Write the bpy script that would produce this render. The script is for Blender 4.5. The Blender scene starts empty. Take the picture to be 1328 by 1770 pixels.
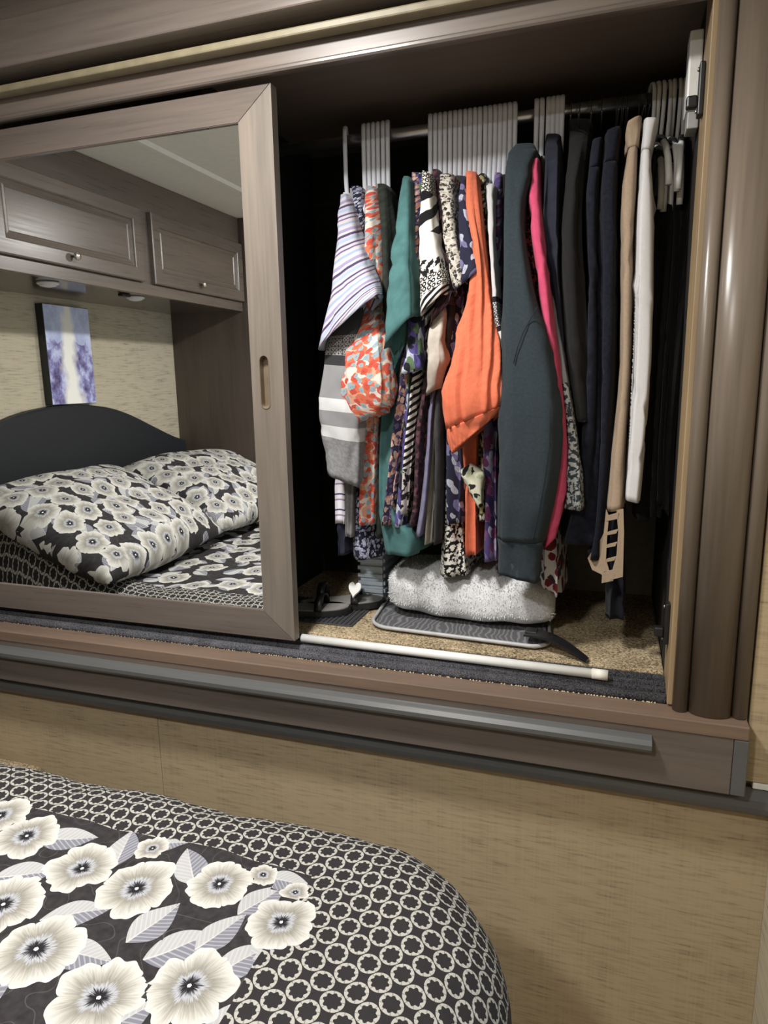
import bpy, bmesh, math, random
import numpy as np
from mathutils import Vector, Matrix
random.seed(7)
scene = bpy.context.scene
col = scene.collection
PI = math.pi

# ------------------------------------------------------------------ camera
CAM = np.array([0.0, -1.207, 1.35])
YAW, PITCH, ROLL, FPX = 0.328431, 0.189366, 0.016839, 1179.85
def _cam_rot():
    cy, sy, cp, sp = math.cos(YAW), math.sin(YAW), math.cos(PITCH), math.sin(PITCH)
    f = np.array([-sy*cp, cy*cp, -sp]); r = np.array([cy, sy, 0.0]); d = np.cross(f, r)
    cr, sr = math.cos(ROLL), math.sin(ROLL)
    return np.array([cr*r + sr*d, -sr*r + cr*d, f])
RM = _cam_rot()
cam_data = bpy.data.cameras.new('camera')
cam = bpy.data.objects.new('camera', cam_data); col.objects.link(cam)
m = Matrix.Identity(4)
for i in range(3):
    m[i][0] = RM[0][i]; m[i][1] = -RM[1][i]; m[i][2] = -RM[2][i]; m[i][3] = CAM[i]
cam.matrix_world = m
cam_data.sensor_fit = 'VERTICAL'; cam_data.sensor_height = 36.0
cam_data.lens = 36.0*FPX/1770.0
cam_data.clip_start = 0.02
scene.camera = cam
def at(u, v, y):            # measured spot of the photograph on the plane at depth y
    d = RM.T @ np.array([(u-664)/FPX, (v-885)/FPX, 1.0])
    return CAM + d*((y-CAM[1])/d[1])

# ------------------------------------------------------------------ world, lights, exposure
w = bpy.data.worlds.new('world'); scene.world = w; w.use_nodes = True
w.node_tree.nodes['Background'].inputs[0].default_value = (0.80, 0.90, 1.0, 1)
w.node_tree.nodes['Background'].inputs[1].default_value = 0.75
scene.view_settings.view_transform = 'Standard'
scene.view_settings.look = 'None'
scene.view_settings.gamma = 1.0
scene.view_settings.use_curve_mapping = False
scene.view_settings.exposure = 0.48
LIGHTS = [(-0.60, -0.55, 17.0), (-0.55, -1.58, 16.0)]   # ceiling lamps: x, y, watts
CEIL = 2.10

# ------------------------------------------------------------------ mesh helpers
def link(name, me, mat=None, parent=None, smooth=False):
    o = bpy.data.objects.new(name, me); col.objects.link(o)
    if mat: me.materials.append(mat)
    if parent: o.parent = parent
    if smooth:
        for p in me.polygons: p.use_smooth = True
    return o
def tag(o, label=None, cat=None, group=None, kind=None):
    if label: o['label'] = label
    if cat: o['category'] = cat
    if group: o['group'] = group
    if kind: o['kind'] = kind
    return o
def empty(name, loc=(0, 0, 0), rz=0.0):
    o = bpy.data.objects.new(name, None); col.objects.link(o)
    o.location = loc; o.rotation_euler = (0, 0, rz); o.empty_display_size = 0.05
    return o
def local(parent, pts):     # world points into the frame of an unrotated empty
    if parent is None: return pts
    l = parent.location
    if parent.parent is not None: l = l + parent.parent.location
    return [(p[0]-l[0], p[1]-l[1], p[2]-l[2]) for p in pts]
def mesh(name, verts, faces, mat, parent=None, smooth=False, uv=None):
    me = bpy.data.meshes.new(name)
    me.from_pydata([tuple(v) for v in local(parent, verts)], [], faces)
    if uv is not None:
        l = me.uv_layers.new(name='UVMap')
        for lp in me.loops: l.data[lp.index].uv = uv[lp.vertex_index]
    me.update()
    return link(name, me, mat, parent, smooth)
def box(name, x0, x1, y0, y1, z0, z1, mat, parent=None, bev=0.0015, seg=2):
    bm = bmesh.new(); bmesh.ops.create_cube(bm, size=1)
    for v in bm.verts:
        v.co = Vector((x0+(v.co.x+.5)*(x1-x0), y0+(v.co.y+.5)*(y1-y0), z0+(v.co.z+.5)*(z1-z0)))
    if bev: bmesh.ops.bevel(bm, geom=bm.edges[:], offset=bev, segments=seg, affect='EDGES', profile=.5)
    if parent is not None:
        off = Vector(local(parent, [(0, 0, 0)])[0])
        for v in bm.verts: v.co += off
    me = bpy.data.meshes.new(name); bm.to_mesh(me); bm.free()
    return link(name, me, mat, parent)
def prism(name, prof, a0, a1, axis, mat, parent=None, smooth=False):
    """closed profile swept along an axis; profile pairs are the two other axes in order"""
    n = len(prof); vs = []
    for a in (a0, a1):
        for p, q in prof:
            vs.append({'x': (a, p, q), 'y': (p, a, q), 'z': (p, q, a)}[axis])
    fs = [(i, (i+1) % n, n+(i+1) % n, n+i) for i in range(n)] + [tuple(range(n-1, -1, -1)), tuple(range(n, 2*n))]
    o = mesh(name, vs, fs, mat, parent)
    bm = bmesh.new(); bm.from_mesh(o.data); bmesh.ops.recalc_face_normals(bm, faces=bm.faces[:]); bm.to_mesh(o.data); bm.free()
    if smooth:
        for p in o.data.polygons: p.use_smooth = len(p.vertices) == 4
    return o
def tube_data(path, r, n=10, flat=None, caps=True):
    """r scalar or list; flat=(rx) makes the section rx wide along world x"""
    P = [np.array(p, float) for p in path]; vs, fs = [], []
    prev = None
    for i, p in enumerate(P):
        t = P[min(i+1, len(P)-1)]-P[max(i-1, 0)]; t = t/np.linalg.norm(t)
        if prev is None:
            a = np.array([1.0, 0, 0]) if abs(t[0]) < .9 else np.array([0, 0, 1.0])
        else: a = prev
        a = a-t*a.dot(t); a /= np.linalg.norm(a); prev = a; b = np.cross(t, a)
        ri = r[i] if isinstance(r, (list, tuple)) else r
        ra = flat if flat else ri
        for k in range(n):
            th = 2*PI*(k+.5)/n
            vs.append(p+a*math.cos(th)*ra+b*math.sin(th)*ri)
    for i in range(len(P)-1):
        for k in range(n):
            fs.append((i*n+k, i*n+(k+1) % n, (i+1)*n+(k+1) % n, (i+1)*n+k))
    if caps: fs += [tuple(range(n-1, -1, -1)), tuple(range((len(P)-1)*n, len(P)*n))]
    return vs, fs
def tube(name, path, r, mat, parent=None, n=10, flat=None):
    v, f = tube_data(path, r, n, flat)
    return mesh(name, v, f, mat, parent, smooth=True)
def lathe(name, prof, center, axis, mat, parent=None, n=20):
    vs, fs = [], []
    for (r, h) in prof:
        for k in range(n):
            a = 2*PI*k/n; c, s = r*math.cos(a), r*math.sin(a)
            vs.append({'x': (center[0]+h, center[1]+c, center[2]+s), 'y': (center[0]+c, center[1]+h, center[2]+s),
                       'z': (center[0]+c, center[1]+s, center[2]+h)}[axis])
    for i in range(len(prof)-1):
        for k in range(n): fs.append((i*n+k, i*n+(k+1) % n, (i+1)*n+(k+1) % n, (i+1)*n+k))
    fs += [tuple(range(n)), tuple(range((len(prof)-1)*n, len(prof)*n))]
    o = mesh(name, vs, fs, mat, parent, smooth=True)
    bm = bmesh.new(); bm.from_mesh(o.data); bmesh.ops.recalc_face_normals(bm, faces=bm.faces[:]); bm.to_mesh(o.data); bm.free()
    return o
def catmull(rows, n):
    R = np.array(rows, float); k = len(R); out = []
    if k == 2: return [R[0]+(R[1]-R[0])*t for t in np.linspace(0, 1, n)]
    seg = np.r_[0, np.cumsum([max(1e-3, np.linalg.norm((R[i+1]-R[i])[:2])) for i in range(k-1)])]
    for s in np.linspace(0, seg[-1], n):
        i = min(k-2, max(0, int(np.searchsorted(seg, s, side='right')-1)))
        t = (s-seg[i])/(seg[i+1]-seg[i])
        p0, p1, p2, p3 = R[max(i-1, 0)], R[i], R[i+1], R[min(i+2, k-1)]
        m1 = (p2-p0)/max(1e-6, seg[i+1]-seg[max(i-1, 0)])*(seg[i+1]-seg[i])
        m2 = (p3-p1)/max(1e-6, seg[min(i+2, k-1)]-seg[i])*(seg[i+1]-seg[i])
        h = t*t*(3-2*t)
        out.append((2*t**3-3*t*t+1)*p1+(t**3-2*t*t+t)*m1+(-2*t**3+3*t*t)*p2+(t**3-t*t)*m2)
    return out

# ------------------------------------------------------------------ node helpers
class NT:
    def __init__(s, mat):
        s.t = mat.node_tree; s.n = s.t.nodes; s.l = s.t.links
    def add(s, typ, ins=None, **kw):
        nd = s.n.new(typ)
        for k, v in kw.items(): setattr(nd, k, v)
        for k, v in (ins or {}).items(): s.put(nd.inputs[k], v)
        return nd
    def put(s, sock, v):
        if isinstance(v, bpy.types.NodeSocket): s.l.new(v, sock)
        elif isinstance(v, bpy.types.Node): s.l.new(v.outputs[0], sock)
        else:
            if isinstance(v, (tuple, list)) and len(v) == 3 and sock.type == 'RGBA': v = (*v, 1)
            sock.default_value = v
    def m(s, op, a, b=0.0, c=None):
        ins = {0: a, 1: b}
        if c is not None: ins[2] = c
        return s.add('ShaderNodeMath', ins, operation=op).outputs[0]
    def vm(s, op, a, b=(0, 0, 0)):
        nd = s.add('ShaderNodeVectorMath', {0: a, 1: b}, operation=op)
        return nd.outputs['Value'] if op in ('LENGTH', 'DOT_PRODUCT', 'DISTANCE') else nd.outputs[0]
    def mix(s, f, a, b):
        nd = s.n.new('ShaderNodeMix'); nd.data_type = 'RGBA'
        s.put(nd.inputs[0], f); s.put(nd.inputs[6], a); s.put(nd.inputs[7], b)
        return nd.outputs[2]
    def ramp(s, f, stops, interp='LINEAR'):
        nd = s.n.new('ShaderNodeValToRGB'); s.put(nd.inputs[0], f); cr = nd.color_ramp; cr.interpolation = interp
        while len(cr.elements) < len(stops): cr.elements.new(0.5)
        for e, (p, c) in zip(cr.elements, stops): e.position = p; e.color = (*c, 1) if len(c) == 3 else c
        return nd.outputs[0]
    def sep(s, v): 
        nd = s.add('ShaderNodeSeparateXYZ', {0: v}); return nd.outputs
    def comb(s, x=0.0, y=0.0, z=0.0): return s.add('ShaderNodeCombineXYZ', {0: x, 1: y, 2: z}).outputs[0]
    def noise(s, vec, scale, detail=3.0, rough=.5):
        return s.add('ShaderNodeTexNoise', {'Vector': vec, 'Scale': scale, 'Detail': detail, 'Roughness': rough})
    def bump(s, h, strength, dist=.001, normal=None):
        ins = {'Height': h, 'Strength': strength, 'Distance': dist}
        if normal is not None: ins['Normal'] = normal
        return s.add('ShaderNodeBump', ins).outputs[0]
def srgb(r, g, b):
    f = lambda c: ((c/255+.055)/1.055)**2.4 if c > 10 else c/255/12.92
    return (f(r), f(g), f(b))
def new_mat(name, rough=.5, spec=.5, color=None, metal=0.0):
    mt = bpy.data.materials.new(name); mt.use_nodes = True
    b = mt.node_tree.nodes['Principled BSDF']
    b.inputs['Roughness'].default_value = rough
    b.inputs['Specular IOR Level'].default_value = spec
    b.inputs['Metallic'].default_value = metal
    if color: b.inputs['Base Color'].default_value = (*color, 1)
    return mt, NT(mt), b
def plain(name, color, rough=.5, spec=.5, metal=0.0, vary=.12, scale=40.0, bump=0.0):
    mt, t, b = new_mat(name, rough, spec, color, metal)
    co = t.add('ShaderNodeTexCoord').outputs['Object']
    nz = t.noise(co, scale, 3).outputs[0]
    lo = tuple(c*(1-vary) for c in color); hi = tuple(min(1, c*(1+vary)) for c in color)
    t.put(b.inputs['Base Color'], t.ramp(nz, [(.3, lo), (.7, hi)]))
    if bump: t.put(b.inputs['Normal'], t.bump(nz, bump, .002))
    return mt
def wood(name, base, axis='x', rough=.29, contrast=.34, spec=.5):
    mt, t, b = new_mat(name, rough, spec)
    co = t.add('ShaderNodeTexCoord').outputs['Object']
    sc = {'x': (.9, 14, 14), 'y': (14, .9, 14), 'z': (14, 14, .9)}[axis]
    p = t.vm('MULTIPLY', co, sc)
    n1 = t.noise(p, 1.3, 6, .62).outputs[0]
    sc2 = {'x': (6, 160, 160), 'y': (160, 6, 160), 'z': (160, 160, 6)}[axis]
    n2 = t.noise(t.vm('MULTIPLY', co, sc2), 1.0, 2).outputs[0]
    f = t.m('ADD', t.m('MULTIPLY', n1, .75), t.m('MULTIPLY', n2, .25))
    warm = (base[0]*1.06, base[1], base[2]*.93)
    c = t.ramp(f, [(.30, tuple(x*(1-contrast) for x in base)), (.5, base), (.72, tuple(x*(1+contrast*.8) for x in warm))])
    t.put(b.inputs['Base Color'], c)
    t.put(b.inputs['Roughness'], t.m('ADD', t.m('MULTIPLY', n2, .12), rough-.06))
    t.put(b.inputs['Normal'], t.bump(n2, .06, .001))
    return mt

# ------------------------------------------------------------------ printed flowers (flat print on cloth)
def make_flower_group():
    g = bpy.data.node_groups.new('printed_flower', 'ShaderNodeTree')
    I = g.interface
    I.new_socket('Local', in_out='INPUT', socket_type='NodeSocketVector')
    I.new_socket('Radius', in_out='INPUT', socket_type='NodeSocketFloat')
    I.new_socket('Turn', in_out='INPUT', socket_type='NodeSocketFloat')
    I.new_socket('Mask', in_out='OUTPUT', socket_type='NodeSocketFloat')
    I.new_socket('Color', in_out='OUTPUT', socket_type='NodeSocketColor')
    class G: node_tree = g
    t = NT(G)
    gi = g.nodes.new('NodeGroupInput'); go = g.nodes.new('NodeGroupOutput')
    D, R, A = gi.outputs[0], gi.outputs[1], gi.outputs[2]
    x, y, _ = t.sep(D)
    r = t.m('SQRT', t.m('ADD', t.m('MULTIPLY', x, x), t.m('MULTIPLY', y, y)))
    th = t.m('ADD', t.m('ARCTAN2', y, x), A)
    rim = t.noise(t.comb(t.m('COSINE', th), t.m('SINE', th), t.m('MULTIPLY', A, 3.1)), 1.9, 1.0).outputs[0]
    pet = t.m('POWER', t.m('ABSOLUTE', t.m('SINE', t.m('MULTIPLY', th, 2.5))), .45)
    rad = t.m('MULTIPLY', R, t.m('ADD', t.m('ADD', .78, t.m('MULTIPLY', pet, .19)), t.m('MULTIPLY', t.m('SUBTRACT', rim, .47), .62)))
    q = t.m('DIVIDE', r, rad)
    mask = t.m('LESS_THAN', q, 1.0)
    st = t.noise(t.comb(t.m('MULTIPLY', t.m('COSINE', th), 9.0), t.m('MULTIPLY', t.m('SINE', th), 9.0), t.m('MULTIPLY', q, 1.2)), 2.0, 3, .6).outputs[0]
    qq = t.m('ADD', q, t.m('MULTIPLY', t.m('SUBTRACT', st, .5), .62))
    c = t.ramp(qq, [(0.0, (.012, .011, .014)), (.19, (.012, .011, .014)), (.24, (.28, .28, .30)), (.32, (.40, .41, .44)),
                    (.42, (.21, .195, .165)), (.62, (.32, .305, .27)), (.84, (.47, .455, .42)), (1.0, (.54, .525, .49))])
    # thin dark seams between petals
    seam = t.m('LESS_THAN', t.m('ABSOLUTE', t.m('SINE', t.m('MULTIPLY', th, 2.5))), .05)
    seam = t.m('MULTIPLY', seam, t.m('MULTIPLY', t.m('GREATER_THAN', q, .45), .55))
    c = t.mix(seam, c, (.33, .30, .25))
    dot = t.m('LESS_THAN', q, .05)
    c = t.mix(dot, c, (.75, .73, .68))
    g.links.new(mask, go.inputs[0]); g.links.new(c, go.inputs[1])
    return g
def make_leaf_group():
    g = bpy.data.node_groups.new('printed_leaf', 'ShaderNodeTree')
    I = g.interface
    I.new_socket('Local', in_out='INPUT', socket_type='NodeSocketVector')
    I.new_socket('Length', in_out='INPUT', socket_type='NodeSocketFloat')
    I.new_socket('Turn', in_out='INPUT', socket_type='NodeSocketFloat')
    I.new_socket('Mask', in_out='OUTPUT', socket_type='NodeSocketFloat')
    I.new_socket('Color', in_out='OUTPUT', socket_type='NodeSocketColor')
    class G: node_tree = g
    t = NT(G)
    gi = g.nodes.new('NodeGroupInput'); go = g.nodes.new('NodeGroupOutput')
    x, y, _ = t.sep(gi.outputs[0]); L, A = gi.outputs[1], gi.outputs[2]
    ca, sa = t.m('COSINE', A), t.m('SINE', A)
    u = t.m('DIVIDE', t.m('ADD', t.m('MULTIPLY', x, ca), t.m('MULTIPLY', y, sa)), L)
    v = t.m('DIVIDE', t.m('SUBTRACT', t.m('MULTIPLY', y, ca), t.m('MULTIPLY', x, sa)), L)
    w_ = t.m('MULTIPLY', t.m('SUBTRACT', 1.0, t.m('MULTIPLY', u, u)), t.m('SUBTRACT', .58, t.m('MULTIPLY', u, .18)))
    mask = t.m('MULTIPLY', t.m('LESS_THAN', t.m('ABSOLUTE', v), w_), t.m('LESS_THAN', t.m('ABSOLUTE', u), 1.0))
    side = t.m('GREATER_THAN', v, t.m('MULTIPLY', u, .05))
    c = t.mix(side, (.17, .17, .205), (.36, .357, .36))
    vein = t.m('SINE', t.m('MULTIPLY', t.m('ADD', u, t.m('MULTIPLY', t.m('ABSOLUTE', v), -.8)), 34.0))
    c = t.mix(t.m('MULTIPLY', t.m('GREATER_THAN', vein, .55), .35), c, (.52, .515, .50))
    c = t.mix(t.m('MULTIPLY', t.m('LESS_THAN', t.m('ABSOLUTE', v), .025), .6), c, (.52, .515, .50))
    g.links.new(mask, go.inputs[0]); g.links.new(c, go.inputs[1])
    return g
FLOWER, LEAF = make_flower_group(), make_leaf_group()
def flower_node(t, grp, loc, r, turn):
    nd = t.n.new('ShaderNodeGroup'); nd.node_tree = grp
    t.put(nd.inputs[0], loc); t.put(nd.inputs[1], r); t.put(nd.inputs[2], turn)
    return nd.outputs[0], nd.outputs[1]
def scatter(t, uv, scale, rad, grp, base, seed, rnd=.55, keep=0.0):
    """one printed motif in each cell of an uneven grid"""
    p = t.vm('ADD', uv, (seed*1.37, seed*.73, 0))
    v = t.add('ShaderNodeTexVoronoi', {'Vector': p, 'Scale': scale, 'Randomness': rnd}, voronoi_dimensions='2D')
    loc = t.vm('SUBTRACT', p, v.outputs['Position'])
    cr, cg, cb = t.sep(v.outputs['Color'])
    mask, c = flower_node(t, grp, loc, t.m('MULTIPLY', t.m('ADD', .84, t.m('MULTIPLY', cr, .3)), rad), t.m('MULTIPLY', cg, 6.283))
    if keep: mask = t.m('MULTIPLY', mask, t.m('GREATER_THAN', cb, keep))
    return mask, t.mix(mask, base, c)
def ring_pattern(t, uv, pitch=.027):
    x, y, _ = t.sep(uv); h = pitch*1.4142
    out = None
    for off in (0.0, .5):
        a = t.m('SUBTRACT', t.m('FRACT', t.m('ADD', t.m('DIVIDE', x, h), 50+off)), .5)
        b = t.m('SUBTRACT', t.m('FRACT', t.m('ADD', t.m('DIVIDE', y, h), 50+off)), .5)
        r = t.m('SQRT', t.m('ADD', t.m('MULTIPLY', a, a), t.m('MULTIPLY', b, b)))
        th = t.m('ARCTAN2', b, a)
        inn = t.m('ADD', .245, t.m('MULTIPLY', t.m('COSINE', t.m('MULTIPLY', th, 8.0)), .028))
        rg = t.m('MULTIPLY', t.m('LESS_THAN', r, .340), t.m('GREATER_THAN', r, inn))
        gap = t.m('GREATER_THAN', t.m('SINE', t.m('MULTIPLY', th, 8.0)), .93)
        rg = t.m('MULTIPLY', rg, t.m('SUBTRACT', 1.0, t.m('MULTIPLY', gap, .45)))
        out = rg if out is None else t.m('MAXIMUM', out, rg)
    return t.mix(out, (.022, .020, .021), (.37, .357, .323))
def quilt_lines(t, uv, base):
    v = t.add('ShaderNodeTexNoise', {'Vector': uv, 'Scale': 26.0, 'Detail': 0.0})
    ln = t.m('LESS_THAN', t.m('ABSOLUTE', t.m('SUBTRACT', v.outputs[0], .5)), .008)
    return t.mix(t.m('MULTIPLY', ln, .4), base, (.10, .095, .095)), ln
CLOTH_DARK = (.024, .022, .024)

def attr_motif(t, uv, attr, grp, base):
    """motif whose centre, size and turn are stored on the faces of the cloth"""
    a = t.add('ShaderNodeAttribute', attribute_name=attr).outputs['Vector']
    c = t.add('ShaderNodeAttribute', attribute_name=attr+'_size').outputs['Fac']
    ax, ay, az = t.sep(a)
    loc = t.vm('SUBTRACT', uv, t.comb(ax, ay, 0.0))
    mask, cc = flower_node(t, grp, loc, c, az)
    return t.mix(mask, base, cc)
def print_attributes(o, step_pts, layers):
    """write for every face the motif that covers it: layers = {name: [(x, y, size, turn)]}"""
    me = o.data; P = np.array(step_pts)
    for name, items in layers.items():
        I = np.array(items); best = np.full(len(P), 1e9); idx = np.zeros(len(P), int)
        for i, (x, y, s_, a_) in enumerate(items):
            d = np.hypot(P[:, 0]-x, P[:, 1]-y)/s_
            m_ = d < best; best[m_] = d[m_]; idx[m_] = i
        v = np.zeros((len(P), 3), np.float32); v[:, 0] = I[idx, 0]; v[:, 1] = I[idx, 1]; v[:, 2] = I[idx, 3]
        at_ = me.attributes.new(name, 'FLOAT_VECTOR', 'FACE'); at_.data.foreach_set('vector', v.ravel())
        a2 = me.attributes.new(name+'_size', 'FLOAT', 'FACE'); a2.data.foreach_set('value', I[idx, 2].astype(np.float32))
def spread_motifs(x0, x1, y0, y1, dist, size, seed, avoid=()):
    rn = random.Random(seed); pts = list(avoid); out = []
    for _ in range(int((x1-x0)*(y1-y0)/dist**2*40)):
        x, y = rn.uniform(x0, x1), rn.uniform(y0, y1)
        if all((x-p[0])**2+(y-p[1])**2 > dist*dist for p in pts):
            q = (x, y, size*rn.uniform(.86, 1.12), rn.uniform(0, 6.28)); pts.append(q); out.append(q)
    return out
def bedspread_mat():
    mt, t, b = new_mat('bedspread_print', .85, .2)
    uv = t.add('ShaderNodeUVMap', uv_map='UVMap').outputs[0]
    x, y, _ = t.sep(uv)
    base = t.ramp(t.noise(uv, 90, 2).outputs[0], [(.3, (.018, .016, .017)), (.7, (.034, .031, .032))])
    base, ln = quilt_lines(t, uv, base)
    c = attr_motif(t, uv, 'leaf_a', LEAF, base)
    c = attr_motif(t, uv, 'leaf_b', LEAF, c)
    inside = t.m('MAXIMUM', t.m('ADD', x, .345), t.m('ADD', y, .505))
    drop = t.m('MAXIMUM', t.m('ADD', x, .045), t.m('ADD', y, .285))
    border = t.m('MULTIPLY', t.m('GREATER_THAN', inside, 0.0), t.m('LESS_THAN', drop, 0.0))
    c = t.mix(border, c, ring_pattern(t, uv))
    c = attr_motif(t, uv, 'flower', FLOWER, c)
    t.put(b.inputs['Base Color'], c)
    wv = t.noise(uv, 700, 2).outputs[0]
    hh = t.m('ADD', t.noise(uv, 30, 2).outputs[0], t.m('ADD', t.m('MULTIPLY', wv, .08), t.m('MULTIPLY', ln, -.15)))
    t.put(b.inputs['Normal'], t.bump(hh, .5, .006))
    return mt
NEAR_LEAVES = [(-.70, -.545, .040, .45), (-.615, -.535, .036, 1.9), (-.585, -.655, .040, .6), (-.50, -.545, .036, 2.3), (-.49, -.635, .036, 1.2),
              (-.535, -.70, .036, .15), (-.44, -.655, .040, .75), (-.405, -.625, .034, 1.1), (-.385, -.565, .036, 1.15), (-.70, -.62, .038, .5),
              (-.36, -.655, .036, .9), (-.60, -.775, .044, 1.3), (-.44, -.755, .038, 1.0), (-.33, -.72, .040, 1.0), (-.79, -.60, .04, .3),
              (-.66, -.75, .04, 2.2), (-.37, -.525, .03, .1), (-.56, -.512, .03, .2), (-.345, -.64, .03, 2.0), (-.40, -.80, .04, .3), (-.50, -.82, .045, .9)]
NEAR_FLOWERS = [(-.756, -.562, .050, .2), (-.640, -.585, .052, 1.0), (-.544, -.597, .056, .5), (-.448, -.560, .047, 2.2), (-.588, -.712, .056, 1.4),
               (-.482, -.736, .056, .3), (-.398, -.698, .054, 2.7), (-.345, -.592, .046, .9), (-.684, -.668, .055, 1.9), (-.835, -.535, .050, .4),
               (-.575, -.525, .026, .3), (-.405, -.525, .022, 1.3), (-.352, -.540, .020, 2.0), (-.335, -.775, .05, .8), (-.70, -.80, .055, 1.2), (-.80, -.72, .055, .1), (-.44, -.84, .055, 1.6), (-.57, -.85, .055, .7)]
def pillow_mat():
    mt, t, b = new_mat('pillow_print', .85, .2)
    uv = t.add('ShaderNodeUVMap', uv_map='UVMap').outputs[0]
    base = t.ramp(t.noise(uv, 90, 2).outputs[0], [(.3, (.02, .018, .02)), (.7, (.036, .033, .034))])
    _, c = scatter(t, uv, 13.0, .040, LEAF, base, 3, .8)
    _, c = scatter(t, uv, 11.0, .036, LEAF, c, 9, .8)
    _, c = scatter(t, uv, 11.0, .046, FLOWER, c, 4, .45)
    t.put(b.inputs['Base Color'], c)
    t.put(b.inputs['Normal'], t.bump(t.noise(uv, 25, 3).outputs[0], .4, .008))
    return mt
def ring_mat():
    mt, t, b = new_mat('ring_print', .85, .2)
    uv = t.add('ShaderNodeUVMap', uv_map='UVMap').outputs[0]
    t.put(b.inputs['Base Color'], ring_pattern(t, uv))
    return mt

# ------------------------------------------------------------------ garment cloths
def cloth_finish(t, b, uv, k=.35):
    x, y, _ = t.sep(uv)
    wv = t.m('MULTIPLY', t.m('SINE', t.m('MULTIPLY', x, 4200.0)), t.m('SINE', t.m('MULTIPLY', y, 4200.0)))
    h = t.m('ADD', t.m('MULTIPLY', t.noise(t.vm('MULTIPLY', uv, (1.6, .5, 1)), 26, 3).outputs[0], 1.0), t.m('MULTIPLY', wv, .03))
    t.put(b.inputs['Normal'], t.bump(h, k, .01))
def cloth_start(name, rough=.9, rot=0.0):
    mt, t, b = new_mat(name, rough, .15)
    b.inputs['Sheen Weight'].default_value = .05
    uv = t.add('ShaderNodeUVMap', uv_map='UVMap').outputs[0]
    if rot:
        uv2 = t.add('ShaderNodeMapping', {'Vector': uv, 'Rotation': (0, 0, rot)}).outputs[0]
    else: uv2 = uv
    return mt, t, b, uv, uv2
def c_plain(name, c, vary=.15, rough=.9, scale=60, k=.35):
    mt, t, b, uv, _ = cloth_start(name, rough)
    t.put(b.inputs['Base Color'], t.ramp(t.noise(uv, scale, 4).outputs[0], [(.3, tuple(x*(1-vary) for x in c)), (.7, tuple(min(1, x*(1+vary)) for x in c))]))
    cloth_finish(t, b, uv, k); return mt
def c_stripes(name, stops, period, rot=0.0):
    mt, t, b, uv, u2 = cloth_start(name, .9, rot)
    y = t.sep(u2)[1]
    f = t.m('FRACT', t.m('ADD', t.m('DIVIDE', y, period), 20))
    t.put(b.inputs['Base Color'], t.ramp(f, stops, 'CONSTANT'))
    cloth_finish(t, b, uv); return mt
def c_floral(name, bg, cols, scale, cover=.55, rot=0, stretch=(1, 1, 1), bg2=None):
    """loose petals and blots of several colours on one ground"""
    mt, t, b, uv, u2 = cloth_start(name, .88, rot)
    u2 = t.vm('MULTIPLY', u2, stretch)
    wob = t.vm('MULTIPLY', t.vm('SUBTRACT', t.noise(u2, scale*1.5, 2).outputs['Color'], (.5, .5, .5)), (.6/scale,)*3)
    p = t.vm('ADD', u2, wob)
    c = bg
    if bg2: c = t.mix(t.m('GREATER_THAN', t.noise(u2, scale*.5, 1).outputs[0], .53), bg, bg2)
    for i, cl in enumerate(cols):
        v = t.add('ShaderNodeTexVoronoi', {'Vector': t.vm('ADD', p, (i*.37+.11, i*.71, i*.3)), 'Scale': scale*(1+.23*i), 'Randomness': 1.0}, voronoi_dimensions='2D')
        thr = cover*(.62-.07*i)
        mk = t.m('LESS_THAN', v.outputs['Distance'], t.m('ADD', thr, t.m('MULTIPLY', t.sep(v.outputs['Color'])[0], .14)))
        keep = t.m('GREATER_THAN', t.sep(v.outputs['Color'])[1], .25+.1*(i % 2))
        c = t.mix(t.m('MULTIPLY', mk, keep), c, cl)
        ctr = t.m('MULTIPLY', t.m('LESS_THAN', v.outputs['Distance'], thr*.3), keep)
        c = t.mix(t.m('MULTIPLY', ctr, .5), c, tuple(x*.5 for x in cl))
    t.put(b.inputs['Base Color'], c); cloth_finish(t, b, uv); return mt
def c_bands(name, bands):
    """bands down the cloth: (upto_v_in_m, kind, colA, colB, scale)"""
    mt, t, b, uv, _ = cloth_start(name)
    x, y, _z = t.sep(uv); c = bands[0][2]
    start = -9.0
    for (upto, kind, A, B, sc) in bands:
        if kind == 'plain': k = A
        elif kind == 'diag': k = t.mix(t.m('GREATER_THAN', t.m('SINE', t.m('MULTIPLY', t.m('ADD', y, t.m('MULTIPLY', x, .9)), sc)), .1), A, B)
        elif kind == 'lines': k = t.mix(t.m('GREATER_THAN', t.m('SINE', t.m('MULTIPLY', t.m('ADD', y, t.m('MULTIPLY', x, .35)), sc)), 0.0), A, B)
        elif kind == 'dots':
            v = t.add('ShaderNodeTexVoronoi', {'Vector': uv, 'Scale': sc, 'Randomness': .2}, voronoi_dimensions='2D').outputs['Distance']
            k = t.mix(t.m('MULTIPLY', t.m('LESS_THAN', v, .46), t.m('GREATER_THAN', v, .2)), A, B)
        elif kind == 'blot': k = t.mix(t.m('GREATER_THAN', t.noise(uv, sc, 3).outputs[0], .5), A, B)
        c = t.mix(t.m('GREATER_THAN', y, start), c, k); start = upto
    t.put(b.inputs['Base Color'], c); cloth_finish(t, b, uv); return mt

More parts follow.
